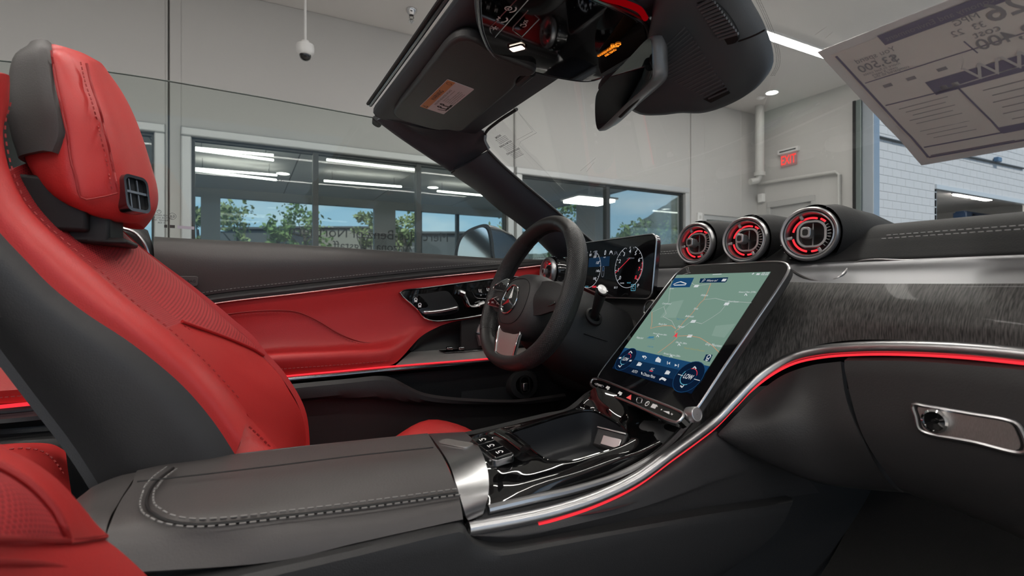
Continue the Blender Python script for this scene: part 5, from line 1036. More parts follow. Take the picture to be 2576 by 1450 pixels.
# ------------------------------------------------------------------ round air vents
M_vgr = mat('vent_silver_paint', (.46, .46, .47, 1), .34, .85)
M_vin = mat('vent_inner_black', (.012, .012, .012, 1), .35)
def vent(px, py, X, phi, lab, R=.0435, up=.08, knob=0.0, belly=True):
    c = U(px, py, X=X); n = V((-math.cos(phi), -math.sin(phi), up)).normalized(); f = Fr(c, V((math.sin(phi), -math.cos(phi), 0)), (0, 0, 1), n); k = R / .0415
    t = thing('air_vent', lab, 'air vent', c, 'round dashboard air vents')
    ring = MB().lathe([(.0405 * k, -.008), (.0425 * k, -.002), (.042 * k, .004), (.0395 * k, .0075), (.037 * k, .0065), (.0362 * k, .002), (.036 * k, -.006)], f, 48).build('outer_ring', M_vgr, t)
    MB().lathe([(.0355 * k, -.006), (.0355 * k, .0035), (.0335 * k, .0045), (.0325 * k, .001), (.032 * k, -.012)], f, 44).build('inner_ring', M_vgr, t)
    MB().lathe([(.033 * k, -.004), (.032 * k, -.016), (.024 * k, -.024), (.0005, -.025)], f, 36).build('vent_bowl', M_vin, t)
    for a0, a1, r_ in ((72, 168, .0265), (192, 258, .0265), (272, 300, .026), (40, 62, .0275)):
        MB().tube([f(r_ * k * math.cos(math.radians(a)), r_ * k * math.sin(math.radians(a)), -.009) for a in np.linspace(a0, a1, 14)], .0016 * k, 6, up=tuple(n)).build('light_arc', M_led, t)
    MB().ring(f.pts([(a + .003, b) for a, b in rrect(.042 * k, .042 * k, .016 * k, 8)], .0), f.pts([(a + .003, b) for a, b in rrect(.0355 * k, .036 * k, .0135 * k, 8)], .0), f.n * -.014).build('nozzle', M_vgr, t)
    m = MB(); m.fbox(f, .003, 0, -.010, .0016, .036 * k, .004); m.build('blade', M_vgr, t, smooth=False)
    MB().fbox(f, .003, 0, -.012, .034 * k, .0016, .003).build('blade', M_vin, t, smooth=False)
    MB().lathe([(.004, -.012), (.004, .004)], f, 12).build('knob_stem', M_vgr, t)
    kb_ = MB().fprism(f, [(a - .001, b) for a, b in rrect(.0145 * k, .017 * k, .005 * k, 5)], .002, .016 + knob).build('knob', M_vgr, t, bevel=.001); MB().fprism(f, [(a - .001, b) for a, b in rrect(.008 * k, .010 * k, .003 * k, 4)], .0158 + knob, .0164 + knob).build('knob_inlay', M_vin, kb_)
    for a in (115, 190, 300): MB().fbox(Fr(f(.029 * k * math.cos(math.radians(a)), .029 * k * math.sin(math.radians(a)), -.003), f.e1 * math.cos(math.radians(a)) + f.e2 * math.sin(math.radians(a)), f.e2, n), 0, 0, 0, .008 * k, .005 * k, .006).build('spoke', M_vgr, t, bevel=.001)
    m = MB()
    for i in range(9):
        a = math.radians(-45 + i * 11); m.fbox(Fr(f(.0245 * k * math.cos(a) + .003, .0245 * k * math.sin(a), -.006), f.e1 * math.cos(a) + f.e2 * math.sin(a), n, f.e1.cross(n)), 0, 0, 0, .0055, .010, .0012)
    m.build('nozzle_grip', M_vgr, t, smooth=False)
    MB().lathe([(.0412 * k, -.012), (.0455 * k, -.010), (.0475 * k, -.018), (.0485 * k, -.032), (.047 * k, -.042)], f, 44).build('gloss_collar', M_pia, t)
    m = MB()
    for i in range(22):
        a = math.radians(i * 360 / 22); d = f.e1 * math.cos(a) + f.e2 * math.sin(a); m.fbox(Fr(f(0, 0, -.0165) + d * .0468 * k, d, f.n, None), 0, 0, 0, .0012, .008, .0014)
    m.build('collar_ticks', M_sat, t, smooth=False)
    if belly:
        L_ = []
        for dx, r1, dz in ((-.012, .0462 * k, 0), (.012, .050 * k, -.003), (.035, .056 * k, -.007), (.07, .060, -.010), (.12, .060, -.014), (.2, .05, -.018)):
            L_.append([c + V((dx + .022, 0, dz)) + V((0, r1 * .98 * math.cos(a), r1 * (1.0 if math.sin(a) > 0 else 1.12) * math.sin(a))) for a in np.linspace(0, 2 * math.pi, 40, endpoint=False)])
        m = MB(); m.grid(L_, closed=True); m.build('leather_barrel', M_dsh, t, angle=60)
    return t
vent(1750, 613, .845, math.radians(10), 'round silver air vent next to the instrument display', knob=.006)
vent(1875, 604, .845, math.radians(12), 'middle of the three round silver air vents above the touchscreen', knob=.006)
vent(2036, 589, .845, math.radians(16), 'largest round silver air vent right above the touchscreen corner', .045, knob=.002)
vent(1378, 684, .80, math.radians(-4), 'small round air vent at the door end seen through the steering wheel', .042, belly=False)

# ------------------------------------------------------------------ instrument display
TRc, BRc = U(1652, 587, Y=.845), U(1638, 752, Y=.845); hC = (TRc - BRc).length; wC = .34
fC = Fr((TRc + BRc) / 2 + V((0, wC / 2, 0)), (0, -1, 0), TRc - BRc); fC.n = -fC.n if fC.n.x > 0 else fC.n
def ab(f, px, py):
    p = U(px, py, P=(f.o, f.n)) - f.o; return p.dot(f.e1), p.dot(f.e2)
ins = thing('instrument_display', 'wide digital instrument display behind the steering wheel', 'display', fC(0, -hC / 2, 0))
MB().fprism(fC, rrect(wC, hC, .018, 6), -.016, -.001).build('case', M_dch, ins, bevel=.003)
MB().fprism(fC, rrect(wC - .005, hC - .005, .016, 6), -.002, .0004).build('screen', M_lcd, ins)
MB().tube(fC.pts(rrect(wC, hC, .018, 6), -.001), .0016, 6, closed=True, up=tuple(fC.n)).build('silver_edge', M_sat, ins)
M_gw = glow('display_white', (.85, .88, .95, 1), .62); M_gb = glow('display_blue', (.03, .09, .2, 1), .25); M_gr = glow('display_red', (1, .05, .08, 1), .8); M_gc = glow('display_cyan', (.15, .55, .75, 1), .7); M_gd = glow('display_dim', (.35, .38, .45, 1), .35); M_or = glow('display_orange', (1, .35, .1, 1), .5)
gr_c = ab(fC, 1582, 672); gl_c = (gr_c[0] - .152, gr_c[1]); Rg = .048
wm, rm_, dm, bm_, cm = MB(), MB(), MB(), MB(), MB()
for (ga, gb_), labs, big in ((gr_c, ['0', '1', '2', '3', '4', '5', '6', '7', '8'], 1), (gl_c, ['0', '20', '40', '60', '80', '100', '120', '140', '160'], 0)):
    wm.arc(fC, ga, gb_, Rg, -250, 70, .0009, .0012, n=60); n_l = len(labs)
    for i, tx in enumerate(labs):
        a = math.radians(222 - i * 264 / (n_l - 1)); tgt = rm_ if (big and i >= 7) else wm
        tgt.text(fC, tx, .0125 if big else .009, ga + Rg * .76 * math.cos(a), gb_ + Rg * .76 * math.sin(a), .0012, shear=.15)
        wm.strip(fC, [(ga + Rg * .88 * math.cos(a), gb_ + Rg * .88 * math.sin(a)), (ga + Rg * .97 * math.cos(a), gb_ + Rg * .97 * math.sin(a))], .0013, .0012)
        if i < n_l - 1:
            a2 = a - math.radians(132 / (n_l - 1)); wm.strip(fC, [(ga + Rg * .92 * math.cos(a2), gb_ + Rg * .92 * math.sin(a2)), (ga + Rg * .97 * math.cos(a2), gb_ + Rg * .97 * math.sin(a2))], .0009, .0012)
rm_.arc(fC, gr_c[0], gr_c[1], Rg * .95, -42, 12, .0012, .0013)
a = math.radians(196); rm_.strip(fC, [(gr_c[0] + Rg * .98 * math.cos(a), gr_c[1] + Rg * .98 * math.sin(a)), (gr_c[0] + .002, gr_c[1] + .020)], .0011, .0014)
dm.text(fC, 'x1000/min', .006, gr_c[0] + .004, gr_c[1] + .020, .0012, shear=.2)
a, b = ab(fC, 1523, 636); wm.text(fC, '0', .017, a, b, .0012, sx=.8, shear=.1); wm.text(fC, 'mph', .005, a, b - .011, .0012)
a, b = ab(fC, 1500, 637); dm.fbox(fC, a, b, .0012, .010, .012, .0002); a, b = ab(fC, 1538, 636); wm.arc(fC, a, b, .004, 0, 180, .0015, .0012); wm.strip(fC, [(a - .006, b - .004), (a - .003, b + .001), (a + .003, b + .001), (a + .006, b - .004)], .0014, .0012)
a, b = ab(fC, 1550, 637); dm.strip(fC, [(a - .007, b - .005), (a - .002, b + .004)], .0012, .0012); dm.strip(fC, [(a + .007, b - .005), (a + .002, b + .004)], .0012, .0012); dm.strip(fC, [(a - .002, b - .003), (a + .002, b + .001)], .0012, .0012)
a, b = ab(fC, 1518, 683); dm.arc(fC, a, b + .008, .004, 0, 180, .0014, .0012); dm.arc(fC, a, b - .010, .004, 180, 360, .0014, .0012); dm.strip(fC, [(a - .004, b - .010), (a - .004, b + .008)], .0014, .0012); dm.strip(fC, [(a + .004, b - .010), (a + .004, b + .008)], .0014, .0012); dm.strip(fC, [(a - .004, b + .001), (a + .004, b + .001)], .001, .0012); bm_.fbox(fC, a, b + .006, .0011, .008, .010, .0002)
a, b = ab(fC, 1606, 719); wm.text(fC, 'P', .011, a, b, .0012, shear=.1); a, b = ab(fC, 1594, 724); cm.text(fC, 'C', .010, a, b, .0012); cm.strip(fC, [(a - .007, b - .007), (a + .007, b - .007), (a + .007, b + .007), (a - .007, b + .007), (a - .007, b - .007)], .001, .0012); a, b = ab(fC, 1583, 712); cm.text(fC, 'RANGE', .004, a, b, .0012); a, b = ab(fC, 1566, 713); wm.text(fC, 'POWER', .004, a, b, .0012)
a, b = ab(fC, 1550, 724); wm.text(fC, '81 F', .007, a, b, .0012); a, b = ab(fC, 1496, 722); rm_.text(fC, 'PARK', .007, a, b, .0012, bold=.03); a, b = ab(fC, 1477, 722); cm.text(fC, '02:22', .006, a, b, .0012); a, b = ab(fC, 1459, 710); wm.text(fC, 'P 28', .008, a, b, .0012)
a0, b0 = ab(fC, 1500, 652); a1, b1 = ab(fC, 1545, 660); bm_.add(fC.pts([(a0 - .03, b0 + .004), (a0 + .055, b0 + .004), (a0 + .055, b0 - .020), (a0 - .03, b0 - .020)], .0008), [(0, 1, 2, 3)])
for mb_, mt, nm in ((wm, M_gw, 'dial_markings'), (rm_, M_gr, 'red_markings'), (dm, M_gd, 'grey_symbols'), (bm_, M_gb, 'blue_field'), (cm, M_gc, 'cyan_symbols')): mb_.build(nm, mt, ins, smooth=False, fix=False)

# ------------------------------------------------------------------ touchscreen
psi, tau = math.radians(7.6), math.radians(40.8); s_o = V((.691, .67, -.066))
s_e1 = V((-math.sin(psi), -math.cos(psi), 0)); s_nf = V((math.cos(psi), -math.sin(psi), 0)); s_e2 = V((0, 0, math.cos(tau))) + s_nf * math.sin(tau)
fT = Fr(s_o, s_e1, s_e2); fT.n = -fT.n if fT.n.dot(s_o) > 0 else fT.n
def UT(px, py, off=0.0): return U(px, py, P=(fT.o + fT.n * off, fT.n))
ts = thing('touchscreen', 'large portrait touchscreen showing a map and climate controls', 'touchscreen', UT(1620, 990))
sp_o = spl([UT(a, b) for a, b in ((1503, 950), (1600, 820), (1685, 708), (1706, 684), (1728, 671), (1760, 668), (1860, 663), (1950, 659), (1974, 662), (1984, 672), (1978, 690), (1900, 808), (1820, 925), (1746, 1036), (1738, 1043), (1620, 1000), (1560, 976), (1506, 955))], 140, True)
tcn_ = sum(sp_o, V((0, 0, 0))) / 140
MB().prism([q - fT.n * .014 for q in sp_o], fT.n * .013).build('case', mat('screen_back', (.06, .06, .062, 1), .35, .6), ts, bevel=.002)
MB().tube([q - fT.n * .001 for q in sp_o], .0022, 8, closed=True, up=tuple(fT.n)).build('silver_edge', M_sat, ts)
MB().prism([tcn_ + (q - tcn_) * .985 - fT.n * .002 for q in sp_o], fT.n * .0025).build('glass', M_lcd, ts)
M_map = glow('map_green', (.235, .375, .305, 1), .72); M_map2 = glow('map_green_light', (.29, .43, .36, 1), .72); M_nav = glow('panel_blue', (.005, .023, .062, 1), 1.0); M_nav2 = glow('panel_blue_light', (.010, .055, .14, 1), 1.0); M_nav3 = glow('panel_dark_blue', (.003, .010, .030, 1), 1.0); M_tw = glow('screen_white', (.80, .83, .86, 1), .75); M_tr = glow('map_road', (.62, .70, .66, 1), .6); M_to = glow('map_highway', (.70, .36, .20, 1), .75); M_tt = glow('map_name', (.80, .85, .86, 1), .75); M_tb = glow('map_water', (.05, .22, .36, 1), .8); M_ty = glow('map_park', (.42, .40, .16, 1), .7)
def quad(pts, off, mt, nm, par=ts): return MB().flat([UT(a, b, off) for a, b in pts]).build(nm, mt, par, smooth=False, fix=False)
disp = quad(((1703, 692), (1939, 684), (1785, 922), (1571, 875)), .0010, M_map, 'map', ts); disp['label'] = 'pale green navigation map'
quad(((1800, 640 + 180), (1850, 815), (1822, 850), (1790, 845)), .0012, M_map2, 'map_area'); quad(((1690, 760), (1720, 755), (1700, 800), (1660, 800)), .0012, M_map2, 'map_area')
pan = quad(((1571, 875), (1785, 922), (1739, 991), (1540, 927)), .0010, M_nav, 'climate_panel'); quad(((1571, 875), (1785, 922), (1770, 945), (1558, 897)), .0012, M_nav2, 'panel_upper_band'); quad(((1548, 914), (1752, 971), (1739, 991), (1540, 927)), .0012, M_nav3, 'panel_lower_band')  # screen graphic: lighter blue band along the top, darker band along the bottom
def tl(m, pts, wd, off=.0016):
    p = [UT(a, b, off) for a, b in pts]; q = [((x - fT.o).dot(fT.e1), (x - fT.o).dot(fT.e2)) for x in p]; f2 = Fr(fT.o, fT.e1, fT.e2, fT.n); f2.e2 = fT.e2; f2.n = fT.n
    m.strip(f2, q, wd, off); return m
def tt_(m, px, py, tx, sz, off=.0018, al='C', sx=.85, bold=0, shear=.0):
    p = UT(px, py, off) - fT.o; f2 = Fr(fT.o, fT.e1, fT.e2, fT.n); f2.e2 = fT.e2; f2.n = fT.n
    m.text(f2, tx, sz, p.dot(fT.e1), p.dot(fT.e2), off, al=al, sx=sx, bold=bold, shear=shear); return m
def tarc(m, px, py, r, a0, a1, wd, off=.0016):
    p = UT(px, py, off) - fT.o; f2 = Fr(fT.o, fT.e1, fT.e2, fT.n); f2.e2 = fT.e2; f2.n = fT.n; m.arc(f2, p.dot(fT.e1), p.dot(fT.e2), r, a0, a1, wd, off); return m
m = MB(); tl(m, [(1788, 714), (1780, 735), (1770, 755), (1762, 762), (1740, 790), (1720, 810), (1707, 827), (1698, 835), (1703, 850), (1690, 862), (1672, 876), (1655, 888)], .0014); tl(m, [(1640, 785), (1640, 812), (1637, 827), (1650, 823), (1670, 820), (1690, 820), (1700, 828)], .0012); tl(m, [(1705, 846), (1735, 845), (1760, 850), (1790, 868), (1808, 886)], .0010); m.build('highways', M_to, disp, smooth=False, fix=False)
m = MB(); tl(m, [(1740, 712), (1750, 720), (1788, 714)], .0009); tl(m, [(1770, 754), (1800, 751), (1828, 758), (1890, 762)], .0009); tl(m, [(1828, 765), (1812, 785), (1790, 800), (1765, 815), (1740, 808), (1722, 822), (1705, 830)], .0009); tl(m, [(1690, 705), (1684, 740), (1682, 760), (1670, 772), (1676, 790), (1668, 797), (1690, 808), (1700, 828)], .0009); tl(m, [(1670, 772), (1640, 786)], .0008); m.build('roads', M_tr, disp, smooth=False, fix=False)
m = MB()
for px, py, tx, s_ in ((1772, 743, 'Williams', .0066), (1751, 777, 'Parks', .0064), (1735, 796, 'Bellemont', .0064), (1677, 764, 'Cottonwood', .0062), (1667, 816, 'Mundy Park', .0062), (1713, 822, 'Flagstaff', .0062), (1610, 850, 'Happy Jack', .0060), (1795, 868, 'Gray Mountain', .0070), (1880, 735, 'Howard Mesa 2370m', .0050), (1660, 841, 'Mormon Mountain 2585m', .0046), (1714, 863, 'Elden Mtn. 2800m', .0046), (1690, 893, 'Merriam Mountain 2200m', .0050), (1845, 759, 'Grand Canyon', .0046), (1690, 726, 'Jerome', .0052)): tt_(m, px, py, tx, s_, shear=.12)
for px, py in ((1876, 741), (1654, 845), (1708, 867), (1688, 896)): tl(m, [(px - 3, py + 3), (px, py - 2), (px + 3, py + 3)], .0014)
for px, py in ((1752, 720), (1744, 809), (1735, 846), (1828, 765)): tl(m, [(px - 4, py), (px + 4, py)], .006)
m.build('place_names', M_tt, disp, smooth=False, fix=False)
m = MB(); tt_(m, 1712, 803, 'Rogers Lake', .0052); tt_(m, 1637, 852, 'Mormon Lake', .0052); tt_(m, 1637, 872, 'Long Lake', .005); tl(m, [(1632, 849), (1644, 849)], .004); m.build('lake_names', M_tb, disp, smooth=False, fix=False)
m = MB(); tt_(m, 1746, 879, 'Wupatki National Monument', .0050); m.build('park_names', M_ty, disp, smooth=False, fix=False)
m = MB(); m.flat([UT(a, b, .0022) for a, b in ((1705, 836), (1702, 850), (1697, 846), (1691, 850))]); m.build('position_arrow', M_gr, disp, smooth=False, fix=False)
quad(((1697, 700), (1746, 699), (1735, 723), (1684, 724)), .0016, M_nav2, 'vehicle_tile', disp); m = MB(); tl(m, [(1694, 716), (1702, 712), (1712, 709), (1718, 711), (1726, 714), (1724, 717), (1696, 718)], .0022, .0020); m.build('vehicle_picture', M_tw, disp, smooth=False, fix=False)
quad(((1762, 701), (1832, 698), (1828, 708), (1824, 711), (1759, 712)), .0016, M_nav, 'search_box', disp); m = MB(); tt_(m, 1791, 706, 'Where to?', .0075, .0020); tarc(m, 1771, 705, .0026, 0, 360, .0009, .0020); tl(m, [(1769, 707), (1765, 710)], .0012, .0020); tl(m, [(1818, 705), (1825, 705)], .006, .0020)
tt_(m, 1925, 689, '02:22', .0080, .0020, bold=.015); tl(m, [(1793, 691), (1815, 690)], .0014, .0020); tl(m, [(1904, 690), (1910, 690)], .0035, .0020); tl(m, [(1893, 690), (1896, 688)], .0030, .0020)
tt_(m, 1574, 904, 'LOW', .0105, .0020, sx=.7, bold=.015); tt_(m, 1732, 948, 'LOW', .0125, .0020, sx=.7, bold=.015); tt_(m, 1597, 935, 'AUTO', .0080, .0020, sx=.75); tt_(m, 1641, 929, 'A/C', .0078, .0020, sx=.75); tt_(m, 1633, 945, 'Climate Menu', .0085, .0020, sx=.72)
for px, py, s_ in ((1586, 886, 1), (1747, 925, 1), (1560, 922, -1), (1716, 973, -1)): tl(m, [(px - 4, py + 2 * s_), (px + .5 * s_, py - 2 * s_), (px + 4, py + 3 * s_)], .0018, .0020)
tl(m, [(1616, 898), (1622, 896), (1626, 900), (1622, 904)], .0018, .0020); tl(m, [(1617, 896), (1620, 900)], .0026, .0020)
m.flat([UT(a, b, .0020) for a, b in ((1648, 910), (1650, 903), (1656, 898), (1663, 905), (1661, 913))])
tl(m, [(1679, 910), (1679, 917)], .0014, .0020); m.flat([UT(a, b, .002) for a, b in ((1681, 914), (1686, 911), (1685, 918))]); m.flat([UT(a, b, .002) for a, b in ((1698, 916), (1704, 920), (1697, 922))]); tl(m, [(1707, 917), (1706, 924)], .0014, .002)
for px, py in ((1608, 917), (1679, 938)): tl(m, [(px - 4, py), (px + 4, py + 1)], .006, .002); tl(m, [(px - 2, py - 5), (px + 4, py - 4)], .0012, .002)
tl(m, [(1660, 955), (1665, 952), (1670, 954), (1674, 957)], .004, .002); tl(m, [(1706, 942), (1718, 946)], .0010, .002); tl(m, [(1746, 954), (1760, 958)], .0010, .002); tl(m, [(1614, 937), (1615, 942)], .002, .002)
for px, py in ((1560, 901), (1586, 908)): tl(m, [(px - 2, py), (px + 2, py)], .0035, .002)
m.build('screen_lettering', M_tw, ts, smooth=False, fix=False)
m = MB(); tarc(m, 1574, 904, .0128, 0, 360, .0255, .0014); tarc(m, 1732, 948, .0145, 0, 360, .029, .0014); m.build('dial_discs', M_nav3, ts, smooth=False, fix=False, kind='stuff')
m = MB(); tarc(m, 1574, 904, .0125, 0, 360, .0008); tarc(m, 1732, 948, .0155, 0, 360, .0008); tarc(m, 1732, 948, .0295, 0, 360, .0010); tarc(m, 1574, 904, .026, 0, 360, .0010); tarc(m, 1656, 906, .010, 0, 360, .0008); m.build('dial_rings', M_nav2, ts, smooth=False, fix=False)
m = MB(); tarc(m, 1574, 904, .0125, 150, 300, .0012, .0018); tarc(m, 1732, 948, .0155, 150, 300, .0012, .0018); m.build('cool_arcs', M_gc, ts, smooth=False, fix=False); m = MB(); tarc(m, 1574, 904, .0125, 20, 110, .0010, .0018); tarc(m, 1732, 948, .0155, 20, 110, .0010, .0018); tl(m, [(1634, 933), (1641, 935)], .0016, .0018); m.build('warm_arcs', M_gr, ts, smooth=False, fix=False)
quad(((1776, 892), (1793, 893), (1785, 911), (1769, 907)), .0018, M_nav, 'zoom_tile', disp); m = MB(); tarc(m, 1783, 898, .0034, 0, 360, .0014, .0022); tarc(m, 1779, 905, .0022, 0, 360, .0014, .0022); m.build('zoom_symbol', M_tw, disp, smooth=False, fix=False)
hg = UT(1752, 1043, .004); MB().lathe([(.011, -.02), (.011, .000), (.010, .002), (.009, .0025), (.0085, .0015), (.0005, .0017)], Fr(hg, (1, 0, 0), (0, 0, 1), (-.25, -.9, .25)), 28).build('pivot_cap', M_vgr, ts)
# key bar under the screen
kbp = thing('button_bar', 'slim gloss black button bar with silver rim below the touchscreen', 'button bar', UT(1605, 1010))
bo = spl([UT(a, b, .010) for a, b in ((1486, 966), (1490, 955), (1500, 953), (1600, 991), (1705, 1033), (1719, 1041), (1718, 1050), (1706, 1062), (1690, 1060), (1590, 1016), (1492, 974))], 90, True); bc = sum(bo, V((0, 0, 0))) / 90
MB().prism(bo, -fT.n * .016).build('bar_body', M_pia, kbp); MB().tube(bo, .0022, 8, closed=True, up=tuple(fT.n)).build('silver_rim', M_sat, kbp)
m = MB(); o9 = .0105
tt_(m, 1507, 969, '< DYNAMIC >', .0068, o9, sx=.8)
for px, py in ((1529, 976), (1560, 990)): tl(m, [(px - 3, py - 2), (px + 3, py + 1)], .005, o9); tl(m, [(px - 1, py + 4), (px + 3, py + 3)], .003, o9)
tarc(m, 1628, 1016, .004, 0, 360, .0014, o9); tl(m, [(1628, 1012), (1628, 1016)], .0014, o9); tl(m, [(1641, 1021), (1649, 1024)], .007, o9); tl(m, [(1651, 1019), (1654, 1024)], .0012, o9); m.flat([UT(a, b, o9) for a, b in ((1667, 1034), (1684, 1036), (1684, 1043))]); tl(m, [(1663, 1031), (1665, 1031)], .002, o9); tl(m, [(1688, 1042), (1692, 1043)], .0014, o9); tl(m, [(1690, 1040), (1690, 1045)], .0010, o9)
m.build('bar_symbols', M_wht, kbp, smooth=False, fix=False)
m = MB(); m.flat([UT(a, b, o9) for a, b in ((1575, 1001), (1588, 993), (1587, 1007))]); m.build('hazard_symbol', mat('hazard_red', (.6, .08, .08, 1), .5, emit=(1, .1, .1, 1), es=.25), kbp, smooth=False, fix=False)
m = MB(); q = [UT(a, b, .011) for a, b in ((1601, 1008), (1604, 1001), (1612, 1002), (1615, 1005), (1612, 1014), (1604, 1014))]; m.tube(spl(q, 24, True), .0008, 6, closed=True, up=tuple(fT.n)); m.build('fingerprint_frame', M_sat, kbp)

# ------------------------------------------------------------------ centre console
cs = thing('centre_console', 'centre console with gloss black top, storage well and grey padded armrest', 'console', (.3, .66, FLOOR + .3))
outer = U3((1232, 1286, .598), (1330, 1263, .598), (1450, 1236, .600), (1560, 1198, .602), (1650, 1148, .604), (1742, 1050, .612), (1690, 1052, .645), (1600, 1015, .69), (1500, 975, .75), (1478, 994, .767), (1448, 1026, .774), (1380, 1047, .776), (1300, 1066, .776), (1235, 1083, .776), (1172, 1098, .775), (1196, 1128, .70), (1216, 1170, .64), (1228, 1230, .612))
inner = U3((1362, 1150, .65), (1385, 1160, .636), (1440, 1160, .622), (1500, 1143, .62), (1562, 1123, .622), (1582, 1108, .632), (1578, 1088, .655), (1555, 1066, .69), (1512, 1041, .733), (1490, 1032, .748), (1462, 1033, .755), (1400, 1049, .755), (1340, 1068, .752), (1298, 1081, .748), (1284, 1092, .742), (1306, 1106, .725), (1326, 1122, .70), (1345, 1138, .672))
PER = 7; O_ = splseg(outer, PER); I_ = splseg(inner, PER); NO = len(O_)
bw = [min(1, max(.12, (-.245 - q.z) / .03)) for q in O_]
md1 = [lerp(O_[i], I_[i], .30) + V((0, 0, .012 * bw[i])) for i in range(NO)]; md2 = [lerp(O_[i], I_[i], .72) + V((0, 0, .007 * bw[i])) for i in range(NO)]
def lsm(l, it=6):
    for _ in range(it): l = [(l[i - 1] + l[i] * 2 + l[(i + 1) % len(l)]) / 4 for i in range(len(l))]
    return l
md1, md2 = lsm(md1, 10), lsm(md2, 6); O_, I_ = lsm(O_, 1), lsm(I_, 2)
m = MB(); rws = [O_, md1, md2, I_, [q + V((0, 0, -.004)) for q in I_]]; cols = [spl([r[j] for r in rws], 16) for j in range(NO)]
m.grid([[cols[j][i] for j in range(NO)] for i in range(16)], closed=True); m.build('gloss_top', M_pia, cs, angle=50, fix=False)
ic = sum(I_, V((0, 0, 0))) / NO
well = [I_, [q + V((0, 0, -.03)) for q in I_], [ic + (q - ic) * .97 + V((0, 0, -.055)) for q in I_], [ic + (q - ic) * .85 + V((0, 0, -.06)) for q in I_], [ic + (q - ic) * .02 + V((0, 0, -.06)) for q in I_]]
m = MB(); m.grid(well, closed=True); m.build('storage_well', mat('well_rubber', (.010, .011, .014, 1), .5), cs, angle=50, fix=False)
MB().tube([q + V((0, 0, .0005)) for q in I_], .0011, 6, closed=True).build('well_rim', M_pia, cs)
bx = U(1532, 1105, Y=.67); f = Fr(bx, (.25, -.97, 0), (.5, .1, .86), (-.8, -.2, .5)); MB().fbox(f, 0, 0, -.01, .06, .034, .02).build('charger_clip', M_pls, cs, bevel=.004); MB().fbox(f, .006, -.004, .001, .036, .016, .002).build('clip_pad', M_sat, cs, bevel=.002); MB().fbox(f, 0, .014, .001, .058, .003, .003).build('clip_edge', M_sat, cs, bevel=.001)
MB().tube(spl(U3((1228, 1283, .589), (1330, 1259, .589), (1450, 1232, .591), (1560, 1196, .593), (1640, 1152, .595), (1700, 1100, .599), (1748, 1044, .603)), 60), .0058, 10).build('chrome_rail', M_sat, cs)
gp = U3((1200, 1315, .585), (1330, 1288, .585), (1450, 1262, .587), (1560, 1226, .588), (1640, 1180, .59), (1720, 1115, .595), (1762, 1070, .60), (1775, 1045, .61))
band([[q + V((0, .012, .012)) for q in gp], [q + V((0, .004, .004)) for q in gp], [q + V((0, -.004, -.010)) for q in gp]], 'rail_gap', M_pls, cs, 50, 10, .006)
# bracket
band([[U(1073, 1098, Y=.80), U(1166, 1092, Y=.79)], UZ(-.232, (1075, 1092), (1166, 1087)), UZ(-.229, (1105, 1127), (1195, 1112)), UZ(-.231, (1132, 1172), (1217, 1150)), [U(1148, 1220, Y=.594), U(1229, 1200, Y=.610)], [U(1162, 1265, Y=.577), U(1228, 1248, Y=.588)], [U(1172, 1300, Y=.571), U(1216, 1291, Y=.580)], [U(1178, 1310, Y=.575), U(1214, 1300, Y=.584)]], 'silver_bracket', M_sat, cs, 14, 40, .006, label='satin silver bracket across the console')
f = Fr(U(1147, 1115, Z=-.2275), (.55, -.83, 0), (.83, .55, 0), (0, 0, 1)); MB().fprism(f, rrect(.052, .022, .006), -.001, .0004).build('bracket_badge', M_brs, cs)
# switches behind the well
f = Fr(U(1236, 1130, Z=-.2325), (.10, -.99, -.12), (.99, .1, .08)); f.n = -f.n if f.n.z < 0 else f.n
MB().fprism(f, rrect(.076, .036, .008), -.008, .002).build('switch_frame', M_dch, cs, bevel=.001); 
for i in range(3): MB().fbox(f, -.024 + i * .024, 0, .003, .022, .028, .004).build('console_button', M_pia, cs, bevel=.001)
m = MB()
for i in range(3): m.arc(f, -.024 + i * .024, .001, .003, 0, 300, .0014, .0053); m.strip(f, [(-.027 + i * .024, -.005), (-.021 + i * .024, -.005)], .0014, .0053)
m.build('button_symbols', M_wht, cs, smooth=False)
f = Fr(U(1287, 1108, Z=-.2285), (.10, -.99, -.1), (.99, .1, .1)); f.n = -f.n if f.n.z < 0 else f.n
MB().tube([f(-.036, 0, 0), f(0, 0, .003), f(.036, 0, 0)], .010, 12, flat=.6, up=tuple(f.n)).build('volume_roller', M_pia, cs)
# armrest
ar = [[U(a, b, Y=.80) for a, b in ((1073, 1120), (700, 1165), (380, 1230))], UZ(-.234, (1073, 1093), (900, 1110), (700, 1131), (520, 1154), (440, 1167), (352, 1186)), UZ(-.228, (1094, 1120), (900, 1142), (700, 1168), (330, 1222)), UZ(-.226, (1122, 1165), (900, 1195), (700, 1222), (303, 1262)), U3((1150, 1235, .592), (900, 1270, .592), (700, 1296, .592), (520, 1314, .592), (280, 1312, .62)), U3((1160, 1275, .574), (900, 1325, .574), (700, 1362, .574), (268, 1350, .60)), U3((1165, 1307, .566), (900, 1366, .566), (700, 1412, .566), (270, 1445, .58))]
arm = band(ar, 'armrest_lid', M_gry, cs, 60, 40, .012, label='grey leather armrest lid with double stitching')
sp_ = [(1152, 1243), (900, 1278), (700, 1303), (560, 1319), (480, 1322), (420, 1312), (385, 1293), (370, 1262), (376, 1232), (398, 1204), (436, 1179)]
def onlid(px, py):                                  # drop a sight line onto the lid
    d = ray(px, py); best = None
    for vtx in arm.data.vertices:
        q = vtx.co + arm.parent.location; t_ = q.dot(d) / d.dot(d); e_ = (q - d * t_).length
        if e_ < .009 and q.z > -.29: best = min(best, t_) if best else t_
    return d * (best if best else .55)
sp3 = [onlid(a, b) for a, b in sp_]; sp3 = spl(sp3, 60); sp3 = [V((q.x, q.y, min(q.z, -.222))) for q in sp3]
